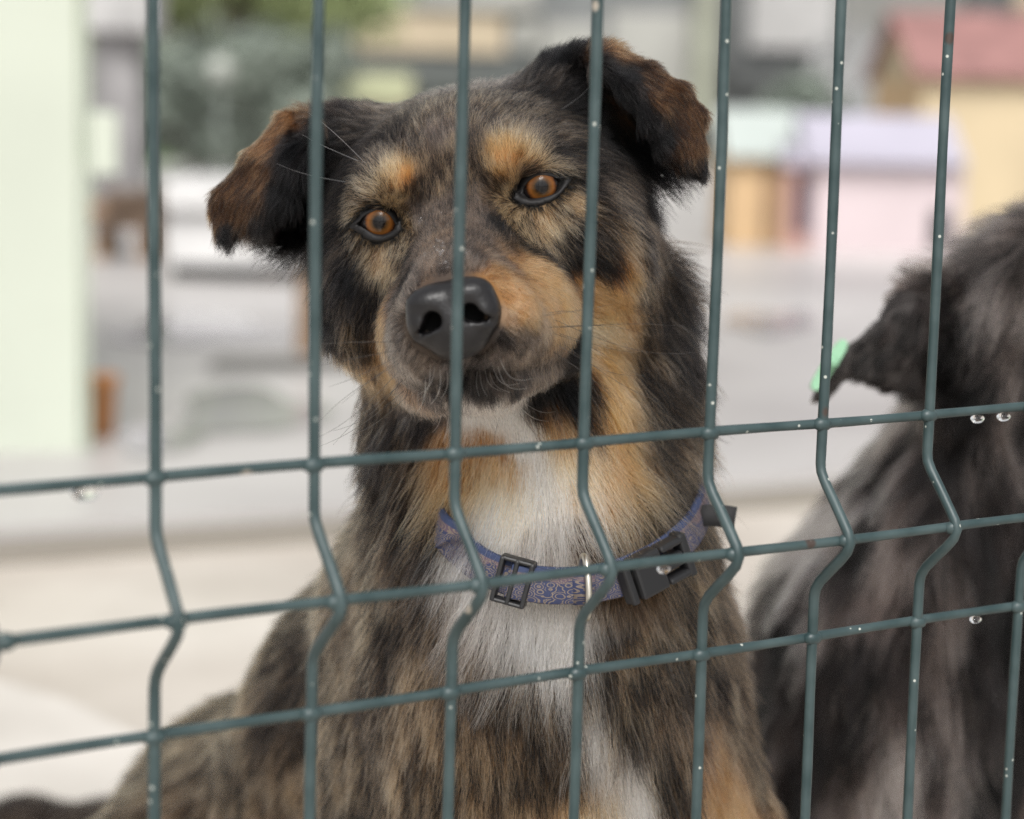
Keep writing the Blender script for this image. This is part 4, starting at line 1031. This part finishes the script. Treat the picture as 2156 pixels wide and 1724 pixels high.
# green tag lying along the ear
tg = tag(empty('ear_tag', at(1745, 770, 1.045)), 'pale green plastic ear tag on the hanging ear of the dark dog', 'ear tag')
m_tag = mat('green_tag_plastic', (.24, .46, .29), .5)
q0, q1 = at(1779, 716, 1.035), at(1712, 820, 1.030)
ax = (q1 - q0); Ln = np.linalg.norm(ax); ax /= Ln; sd_v = np.cross(ax, FRONT); sd_v /= np.linalg.norm(sd_v); nv_ = np.cross(ax, sd_v)
pts = []
for a in np.linspace(0, 2 * math.pi, 28, endpoint=False):
    ca, sa = math.cos(a), math.sin(a)
    pts.append((q0 + q1) / 2 + ax * (Ln / 2) * np.sign(ca) * abs(ca) ** .6 + sd_v * .0030 * np.sign(sa) * abs(sa) ** .6)
Mesh().prism(pts, nv_ * .0022).build('tag_plate', m_tag, tg)
cst = (q0 + q1) / 2
Mesh().tube([cst - nv_ * .008, cst + nv_ * .006], [.0025, .0025], 12).build('tag_stud', m_tag, tg, True)

at = _at1
# ------------------------------------------------------------------ yard behind the dogs
FW = np.array([CR[2, 0], CR[2, 1], 0]); FW /= np.linalg.norm(FW)          # level direction into the yard
RT = np.array([FW[1], -FW[0], 0])
YAW = math.atan2(RT[1], RT[0])
def spot(x, d):
    """ground point under sight column x at view distance d"""
    p = at(x, 862, d); return np.array([p[0], p[1], 0.0])
def top_z(x, y, d): return float(at(x, y, d)[2])
def slab(mb, x0, x1, y0, y1, d, depth, grounded=False, dy=0.0):
    """upright box between sight columns x0..x1 and rows y0..y1 at distance d, depth metres deep"""
    a, b = spot(x0, d), spot(x1, d); w = float((b - a) @ RT); xm = (x0 + x1) / 2
    zt = top_z(xm, y0, d); zb = 0.0 if grounded else top_z(xm, y1, d)
    c = (a + b) / 2 + FW * (depth / 2 + dy)
    mb.box((c[0], c[1], (zt + zb) / 2), (w, depth, zt - zb), rz=YAW)
    return c, w, zt, zb
def gsheet(name, pts, z, m, kind='structure'):
    o = mesh_obj(name, [(p[0], p[1], z) for p in pts], [tuple(range(len(pts)))], m); return tag(o, kind=kind)
m_ground = mat('worn_concrete', (.4, .37, .34), .55)
r = noisy(m_ground, (.36, .315, .27), (.60, .555, .50), 2.2, 6, .35, .68, .3, 40, 'Object', .004)
nt = m_ground.node_tree; tn = nt.nodes.new('ShaderNodeTexNoise'); tn.inputs['Scale'].default_value = .7; tn.inputs['Detail'].default_value = 3
tcn = nt.nodes.new('ShaderNodeTexCoord'); nt.links.new(tcn.outputs['Object'], tn.inputs['Vector'])
rr = nt.nodes.new('ShaderNodeMapRange'); rr.inputs['From Min'].default_value = .45; rr.inputs['From Max'].default_value = .62; rr.inputs['To Min'].default_value = .75; rr.inputs['To Max'].default_value = .18
nt.links.new(tn.outputs['Fac'], rr.inputs[0]); nt.links.new(rr.outputs[0], nt.nodes['Principled BSDF'].inputs['Roughness'])
m_slab = mat('wet_concrete_slab', (.42, .41, .41), .35)
noisy(m_slab, (.34, .32, .315), (.53, .51, .495), 1.1, 5, .35, .65)
k0, k1 = ground_at(0, 1172), ground_at(740, 1120)
kd = (k1 - k0) / np.linalg.norm(k1 - k0); kd[2] = 0; kd /= np.linalg.norm(kd); kn = np.array([-kd[1], kd[0], 0]); kn = kn if kn @ FW > 0 else -kn
far = 120
ground = mesh_obj('ground', [(-60, -40, 0), (90, -40, 0), (130, 130, 0), (-60, 130, 0)], [(0, 1, 2, 3)], m_ground); tag(ground, kind='structure')
a, b = k0 - kd * 12, k0 + kd * 18
mb = Mesh(); q = [a, b, b + kn * 13, a + kn * 13]
mb.prism([(p[0], p[1], -.02) for p in q], (0, 0, .055))
tag(mb.build('pavement', m_slab), kind='structure')
m_kerb = mat('kerb_shade', (.24, .22, .19), .9)  # dark colour stands for the shadow line along the step
mb = Mesh(); q = [a - kn * .05, b - kn * .05, b - kn * .003, a - kn * .003]
mb.prism([(p[0], p[1], -.02) for p in q], (0, 0, .043)); tag(mb.build('kerb', m_kerb), kind='structure')
# pale worn patch in the near left corner
q = [ground_at(x, y) for x, y in ((-400, 1400), (-40, 1430), (140, 1480), (300, 1560), (330, 1720), (250, 2300), (-700, 2300))]
m_patch = mat('pale_cement', (.62, .59, .55), .7); noisy(m_patch, (.46, .43, .39), (.60, .565, .52), 5, 5)
gsheet('cement_patch', q, .004, m_patch)
# wet film on the pavement, flat dark strip across it
m_wet = mat('wet_film', (.33, .32, .34), .06); noisy(m_wet, (.30, .29, .31), (.42, .41, .43), 3, 4)
for i, (x, y, rx, ry) in enumerate(((420, 700, 170, 34), (520, 870, 150, 50), (330, 930, 90, 26), (1620, 680, 100, 22))):
    pts = []
    for a_ in np.linspace(0, 2 * math.pi, 26, endpoint=False):
        s_ = 1 + .18 * math.sin(3 * a_ + i) + .1 * math.sin(5 * a_ + 2 * i)
        pts.append(ground_at(x + rx * s_ * math.cos(a_), y + ry * s_ * math.sin(a_), .035))
    gsheet('puddle', pts, .039, m_wet)
mb = Mesh(); q0_, q1_ = ground_at(430, 783, .035), ground_at(660, 778, .035); dd = (q1_ - q0_)
q = [q0_, q1_ + dd * .4, q1_ + dd * .4 + FW * .16, q0_ + FW * .16]
gsheet('paving_strip', q, .040, mat('strip_dark', (.10, .095, .085), .9))
m_lawn = mat('lawn', (.16, .26, .10), .9); noisy(m_lawn, (.13, .22, .08), (.24, .34, .15), 2, 5)
q = [spot(-900, 16), spot(1500, 16), spot(1500, 30), spot(-900, 30)]
gsheet('lawn', q, .012, m_lawn)

def boxes(name, label, cat, parts, group=None, turn=0.0):
    """parts: (part name, material, x0, x1, y0, y1, d, depth, grounded)"""
    c = None; root = None
    for pn, m_, x0, x1, y0, y1, d, dep, gr in parts:
        mb = Mesh(); cc, w, zt, zb = slab(mb, x0, x1, y0, y1, d, dep, gr)
        if root is None: root = tag(empty(name, (cc[0], cc[1], 0), YAW), label, cat, group)
        mb.build(pn, m_, root, False, .004)
    if turn:
        px_ = spot(parts[0][3], parts[0][6]); bpy.context.view_layer.update()
        root.matrix_world = Matrix.Translation(px_) @ Matrix.Rotation(turn, 4, 'Z') @ Matrix.Translation(-Vector(px_)) @ root.matrix_world
    return root
C_ = lambda n_, c, r=.75: mat(n_, c, r)
def var(n_, c, k=.18, s=6, r=.75):
    m_ = mat(n_, c, r); noisy(m_, tuple(v * (1 - k) for v in c), tuple(min(1, v * (1 + k)) for v in c), s, 5); return m_
# pale green hut
m_green = var('pale_green_paint', (0.485, 0.519, 0.44), .05, 3, .6); m_green2 = var('green_trim', (0.387, 0.424, 0.35), .08)
hut = boxes('garden_hut', 'pale green painted wooden hut at the left edge behind the fence', 'hut', [
    ('wall', m_green, -900, 172, -700, 990, 3.06, .9, True), ('corner_post', m_green2, 172.5, 188, -700, 990, 3.05, .05, True),
    ('shelf', m_green, 188.5, 246, 236, 366, 3.05, .30, False), ('shelf_bracket', m_green2, 190, 200, 366.5, 420, 3.06, .03, False),
    ('base_board', m_green2, -900, 188, 965, 992, 3.03, .018, False), ('roof', C_('grey_felt', (.12, .12, .12)), -960, 230, -760, -702, 2.98, 1.1, False)], None, .21)
# orange bucket
mo = var('orange_plastic', (0.542, 0.246, 0.092), .1, 6, .45)
p = ground_at(208, 918, .035); v = []; f = []; ns = 24
bk = tag(empty('bucket', (p[0], p[1], .035)), 'small orange plastic bucket on the pavement right of the pale green hut', 'bucket')
prof = [(0, 0), (.022, 0), (.030, .088), (.033, .088), (.033, .094), (.0285, .094), (.0205, .004), (0, .004)]
for rr_, zz in prof:
    for k in range(ns): v.append((p[0] + rr_ * math.cos(2 * math.pi * k / ns), p[1] + rr_ * math.sin(2 * math.pi * k / ns), .035 + zz))
for i in range(len(prof) - 1):
    for k in range(ns): f.append((i * ns + k, i * ns + (k + 1) % ns, (i + 1) * ns + (k + 1) % ns, (i + 1) * ns + k))
mesh_obj('tub', v, f, mo, bk, True)
hp = [(p[0] + .031 * math.cos(a_) * RT[0], p[1] + .031 * math.cos(a_) * RT[1], .035 + .088 + .03 * math.sin(a_)) for a_ in np.linspace(0, math.pi, 14)]
Mesh().tube(hp, .0012, 6).build('handle', C_('wire_steel', (.4, .4, .4), .4), bk, True)

m_wood = var('weathered_wood', (0.276, 0.177, 0.107), .3, 10); m_brown = var('brown_wood', (0.131, 0.093, 0.068), .3, 10)
m_white = var('white_board', (0.591, 0.584, 0.577), .06); m_dark = C_('dark_void', (.03, .035, .035), .9); m_gloom = C_('hazed_dark', (.095, .10, .10), .9)  # m_gloom: darkness of the openings, with lens haze lifted into its colour
# far left clutter
m_stone = var('grey_stone', (0.215, 0.208, 0.208), .35, 9)
boxes('stone_pillar', 'rough grey stone pillar standing between the pale hut and the bushes', 'pillar', [('shaft', m_stone, 196, 292, 70, 400, 8.5, .22, True), ('cap', var('pale_stone', (0.399, 0.392, 0.385)), 180, 320, -20, 69, 8.4, .30, False)])
pk = boxes('plank_pile', 'pile of brown wooden boards on the ground right of the pale green hut', 'wood pile', [('plank', m_brown, 196, 330, 455 + 0, 482, 6.6, .3, False), ('plank', m_wood, 188, 318, 428, 453, 6.65, .3, False), ('plank', m_brown, 215, 335, 402, 426, 6.6, .3, False)])
mb = Mesh(); slab(mb, 200, 225, 484, 520, 6.65, .25, True); mb.build('plank', m_wood, pk)
mb = Mesh(); slab(mb, 290, 315, 484, 520, 6.65, .25, True); mb.build('plank', m_wood, pk)
boxes('storage_box', 'low white storage box with a dark underside left behind the brindle dog', 'box', [
    ('lid', m_white, 342, 628, 378, 440, 5.9, .42, False), ('body', m_white, 352, 618, 441, 556, 5.95, .36, False),
    ('shadow_gap', m_dark, 362, 608, 557, 584, 6.0, .30, False), ('foot', m_brown, 372, 430, 585, 612, 5.98, .30, True), ('foot', m_brown, 540, 600, 585, 612, 5.98, .30, True)])  # dark slab under the body paints in the shadow beneath the box
boxes('timber_post', 'short tan timber post on the pavement below the left ear of the brindle dog', 'post', [('shaft', m_wood, 622, 662, 560, 800, 4.3, .06, True), ('cap', m_brown, 618, 666, 548, 559, 4.29, .07, False)])
# buildings
m_conc = var('pale_render', (0.35, 0.343, 0.322), .14, 1.5); m_conc2 = var('grey_render', (0.161, 0.168, 0.168), .25, 2); m_beige = var('beige_panel', (0.452, 0.367, 0.269), .1, 2); m_glass = mat('window_glass', (.03, .04, .04), .1)
bld = boxes('building', 'long grey building with a beige shutter and a dark opening behind the brindle dog', 'building', [
    ('wall', m_conc2, 560, 1480, -900, 300, 19, 4, True), ('shutter', m_beige, 735, 1045, 36, 112, 18.9, .09, False), ('opening', m_gloom, 690, 1110, 122, 192, 18.9, .09, False),
    ('ledge', m_conc, 640, 1110, -24, 22, 18.85, .14, False), ('window', m_conc, 1120, 1240, 52, 128, 18.9, .09, False), ('panel', m_conc, 1262, 1425, 30, 260, 18.88, .11, False), ('pillar', var('olive_render', (0.27, 0.277, 0.221)), 1432, 1482, -900, 260, 18.7, .28, False),
    ('window', m_conc, 1060, 1110, 46, 106, 18.9, .09, False)])
boxes('grey_building', 'pale grey building with a dark grille at its foot right of the long building', 'building', [
    ('wall', m_conc2, 1486, 1730, -900, 300, 21, 3, True), ('panel', var('white_render', (0.447, 0.44, 0.433), .06), 1545, 1722, -300, 106, 20.9, .09, False), ('grille', m_gloom, 1500, 1700, 132, 200, 20.9, .09, False)])
# rubble slope
rs = Mesh(); n_ = 26
vv = []; 
for i in range(n_):
    for j in range(10):
        x = 1660 + i * 34; d = 15 + j * .9
        hmax = top_z(1700, 40, 15) * (0.35 + .65 * min(1, max(0, (2100 - x) / 260)))
        zz = hmax * (1 - abs(j - 5) / 5.2) ** .6 * (1 + .25 * random.uniform(-1, 1)) if 0 < j < 9 else 0
        if i in (0, n_ - 1): zz = 0
        q = spot(x, d); vv.append((q[0] + random.uniform(-.1, .1), q[1] + random.uniform(-.1, .1), zz))
ff = [(i * 10 + j, (i + 1) * 10 + j, (i + 1) * 10 + j + 1, i * 10 + j + 1) for i in range(n_ - 1) for j in range(9)]
rub = rs.add(vv, ff).build('rubble_hill', var('grey_rubble', (0.24, 0.24, 0.236), .3, 3)); tag(rub, kind='structure')
boxes('back_wall', 'tall grey concrete wall closing the yard behind the rubble and the yellow house', 'wall', [('wall', var('back_concrete', (0.263, 0.263, 0.249), .2, 1), 1400, 3200, -1400, 300, 27, .4, True), ('coping', m_gloom, 1985, 2085, -60, 40, 26.8, .18, False), ('panel', m_beige, 2090, 2500, -400, 28, 26.8, .18, False)])
boxes('boundary_wall', 'long grey-green wall far behind the pale hut and the bushes', 'wall', [('wall', var('greenish_concrete', (0.24, 0.261, 0.219), .25, 1), -1800, 640, -1400, 300, 32, .4, True)])
# kennels
def kennel(name, label, x0, x1, ytop, ybase, d, mb_, side, roofm, roof, door=None, win=None, depth=.5, sx=0):
    root = boxes(name, label, 'dog house', [('front_wall', mb_, x0, x1, ytop, ybase, d, .02, True)], 'painted dog houses in the yard')
    a, b = spot(x0, d), spot(x1, d); zt = top_z((x0 + x1) / 2, ytop, d); w = float((b - a) @ RT)
    for s_, p_, m_ in ((0, a, side), (1, b, mb_)):
        mbb = Mesh(); c = p_ + FW * (depth / 2 + .021) + RT * (.01 if s_ == 0 else -.01); mbb.box((c[0], c[1], zt / 2), (.02, depth, zt), rz=YAW); mbb.build('side_wall', m_, root)
    mbb = Mesh(); c = (a + b) / 2 + FW * (depth + .033); mbb.box((c[0], c[1], zt / 2), (w, .02, zt), rz=YAW); mbb.build('back_wall', mb_, root)
    # pitched roof, ridge parallel to the front
    rx0, rx1, ry0 = roof; ra, rb = spot(rx0, d), spot(rx1, d); zr = top_z((rx0 + rx1) / 2, ry0, d)
    for sgn in (-1, 1):
        mbb = Mesh(); mid = depth / 2 + .01
        e0 = -.06 if sgn < 0 else depth + .08
        P_ = [ra + FW * e0 + np.array([0, 0, zt + .002]), rb + FW * e0 + np.array([0, 0, zt + .002]), rb + FW * mid + np.array([0, 0, zr]), ra + FW * mid + np.array([0, 0, zr])]
        mbb.prism(P_, (0, 0, .018)); mbb.build('roof_panel', roofm, root)
    for p_ in (a, b):
        mbb = Mesh(); q_ = p_ + RT * (.012 if p_ is a else -.012)
        mbb.prism([q_ + FW * .03 + np.array([0, 0, zt]), q_ + FW * (depth) + np.array([0, 0, zt]), q_ + FW * (depth / 2) + np.array([0, 0, zr - .01])], RT * (-.01 if p_ is a else .01)); mbb.build('gable', mb_, root)
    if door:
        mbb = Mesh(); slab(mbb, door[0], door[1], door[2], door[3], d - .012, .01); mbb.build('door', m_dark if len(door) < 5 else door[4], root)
    if win:
        mbb = Mesh(); slab(mbb, win[0], win[1], win[2], win[3], d - .012, .01); mbb.build('window', m_dark if len(win) < 5 else win[4], root)
    return root
m_pink = var('pink_paint', (0.53, 0.446, 0.458), .05, 4); m_salmon = var('salmon_paint', (0.509, 0.314, 0.272), .1, 4); m_lilac = var('lilac_roof', (0.399, 0.380, 0.448), .05, 4)
m_orange = var('orange_paint', (0.553, 0.384, 0.215), .08, 4); m_teal = var('pale_teal_roof', (0.415, 0.457, 0.433), .06, 4); m_plum = C_('plum_frame', (.05, .035, .06))
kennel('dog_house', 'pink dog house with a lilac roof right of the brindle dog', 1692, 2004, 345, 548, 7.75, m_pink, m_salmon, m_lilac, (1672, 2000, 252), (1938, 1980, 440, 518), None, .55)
mb = Mesh(); slab(mb, 1640, 1690, 345, 548, 7.80, .3, True)
pk_ = boxes('dog_house', 'narrow salmon dog house with a plum window between the orange and pink ones', 'dog house', [('front_wall', m_salmon, 1636, 1690, 352, 548, 7.85, .3, True), ('window', m_plum, 1656, 1691, 368, 486, 7.83, .018, False), ('roof_panel', m_lilac, 1630, 1694, 300, 351, 7.82, .36, False)], 'painted dog houses in the yard')
kennel('dog_house', 'orange dog house with a pale teal roof beside the brindle dog\'s right-hand ear', 1515, 1632, 332, 535, 8.0, m_orange, m_orange, m_teal, (1500, 1668, 238), None, (1588, 1606, 340, 530, m_wood), .5)
m_yellow = var('yellow_paint', (0.504, 0.41, 0.266), .08, 3); m_red = var('red_roof_tiles', (0.275, 0.142, 0.131), .2, 8)
yh = kennel('playhouse', 'yellow house with a red roof behind the dark dog', 1905, 2420, 172, 500, 9.2, m_yellow, m_orange, m_red, (1880, 2480, 30), (2200, 2290, 300, 500), None, 1.2)
yh['category'] = 'playhouse'; del yh['group']
kennel('dog_house', 'yellow-green dog house roof showing behind the head between the ears', 690, 850, 218, 420, 10.5, m_beige, m_beige, var('yellow_green_roof', (0.336, 0.345, 0.212), .08), (690, 850, 160), (740, 790, 300, 400), None, .6)

# foliage
def leaf_crown(name, m_, parent, c, r, n_, size, seed):
    g = np.random.default_rng(seed)
    lob = [(np.array(c) + (g.random(3) - .5) * np.array(r) * 1.3, .42 + .3 * g.random()) for _ in range(16)]
    v = []; f = []
    li = g.integers(0, len(lob), n_)
    u = g.normal(size=(n_, 3)); u /= np.linalg.norm(u, axis=1)[:, None]; rad_ = g.random(n_) ** .35
    ax = g.normal(size=(n_, 3)); ax /= np.linalg.norm(ax, axis=1)[:, None]
    bx = np.cross(ax, u); bx /= np.linalg.norm(bx, axis=1)[:, None] + 1e-6
    for i in range(n_):
        cc, s_ = lob[li[i]]; p = cc + u[i] * rad_[i] * s_ * np.array(r); sz = size * (.6 + .8 * g.random())
        if p[2] < .02: continue
        k = len(v); v += [p - ax[i] * sz, p + bx[i] * sz * .4, p + ax[i] * sz, p - bx[i] * sz * .4]; f.append((k, k + 1, k + 2, k + 3))
    return mesh_obj(name, v, f, m_, parent)
def leaf_mat(n_, c1, c2):
    m_ = mat(n_, c1, .55); noisy(m_, c1, c2, 1.6, 4); m_.node_tree.nodes['Principled BSDF'].inputs['Subsurface Weight'].default_value = 0; return m_
def tree(label, x, d, yc, rx, rz, m_, n_, size, seed, cat='tree', name='tree'):
    b = spot(x, d); zc = top_z(x, yc, d)
    root = tag(empty(name, b), label, cat)
    leaf_crown('crown', m_, root, (b[0], b[1], zc), (rx, rx, rz), n_, size, seed)
    mb = Mesh(); g = random.Random(seed)
    mb.tube([(b[0], b[1], -.02), (b[0] + .03, b[1], zc * .4), (b[0] - .02, b[1], zc * .75), (b[0], b[1], zc)], [.09 * rx, .07 * rx, .05 * rx, .03 * rx], 8)
    for k in range(5):
        a_ = g.random() * 6.28; h0 = zc * (.4 + .1 * k)
        mb.tube([(b[0], b[1], h0), (b[0] + math.cos(a_) * rx * .4, b[1] + math.sin(a_) * rx * .4, h0 + rz * .3), (b[0] + math.cos(a_) * rx * .7, b[1] + math.sin(a_) * rx * .7, h0 + rz * .55)], [.035 * rx, .025 * rx, .012 * rx], 6)
    mb.build('trunk', var('bark', (0.093, 0.072, 0.058), .3, 8), root, True)
lm1 = leaf_mat('olive_leaves', (.22, .27, .11), (.34, .40, .19)); lm2 = leaf_mat('dark_leaves', (.15, .18, .15), (.25, .29, .24))
tree('olive green tree over the grey-green hedge at the upper left', 520, 13, -40, 1.0, .62, lm1, 9000, .055, 3)
tree('grey-green bush between the stone pillar and the brindle dog', 400, 11, 215, .42, .34, lm2, 5000, .04, 5, 'bush', 'bush')
tree('dark grey-green bush beside the left ear under the olive tree', 575, 10.5, 205, .34, .34, lm2, 5000, .04, 6, 'bush', 'bush')
tree('small pale bush between the roof of the orange dog house and the pink one', 1660, 12, 215, .22, .16, lm2, 1500, .04, 8, 'bush', 'bush')
# pale globe on a pole, added to give the blurred bright disc
b = spot(462, 9.6); z_ = top_z(462, 148, 9.6)
orb = tag(empty('disc_globe', b), 'white globe on a thin pole, added for the pale blurred disc before the bushes at upper left', 'orb')
Mesh().tube([(b[0], b[1], 0), (b[0], b[1], z_ - .05)], [.012, .010], 8).build('pole', C_('grey_pole', (.16, .18, .16), .5), orb, True)
bm = bmesh.new(); bmesh.ops.create_uvsphere(bm, u_segments=20, v_segments=12, radius=.062); me = bpy.data.meshes.new('globe'); bm.to_mesh(me); bm.free()
me.materials.append(mat('white_globe', (.36, .38, .34), .25)); gl = bpy.data.objects.new('globe', me); COL.objects.link(gl); gl.location = (b[0], b[1], z_); bpy.context.view_layer.update()
gl.parent = orb; gl.matrix_parent_inverse = orb.matrix_world.inverted()
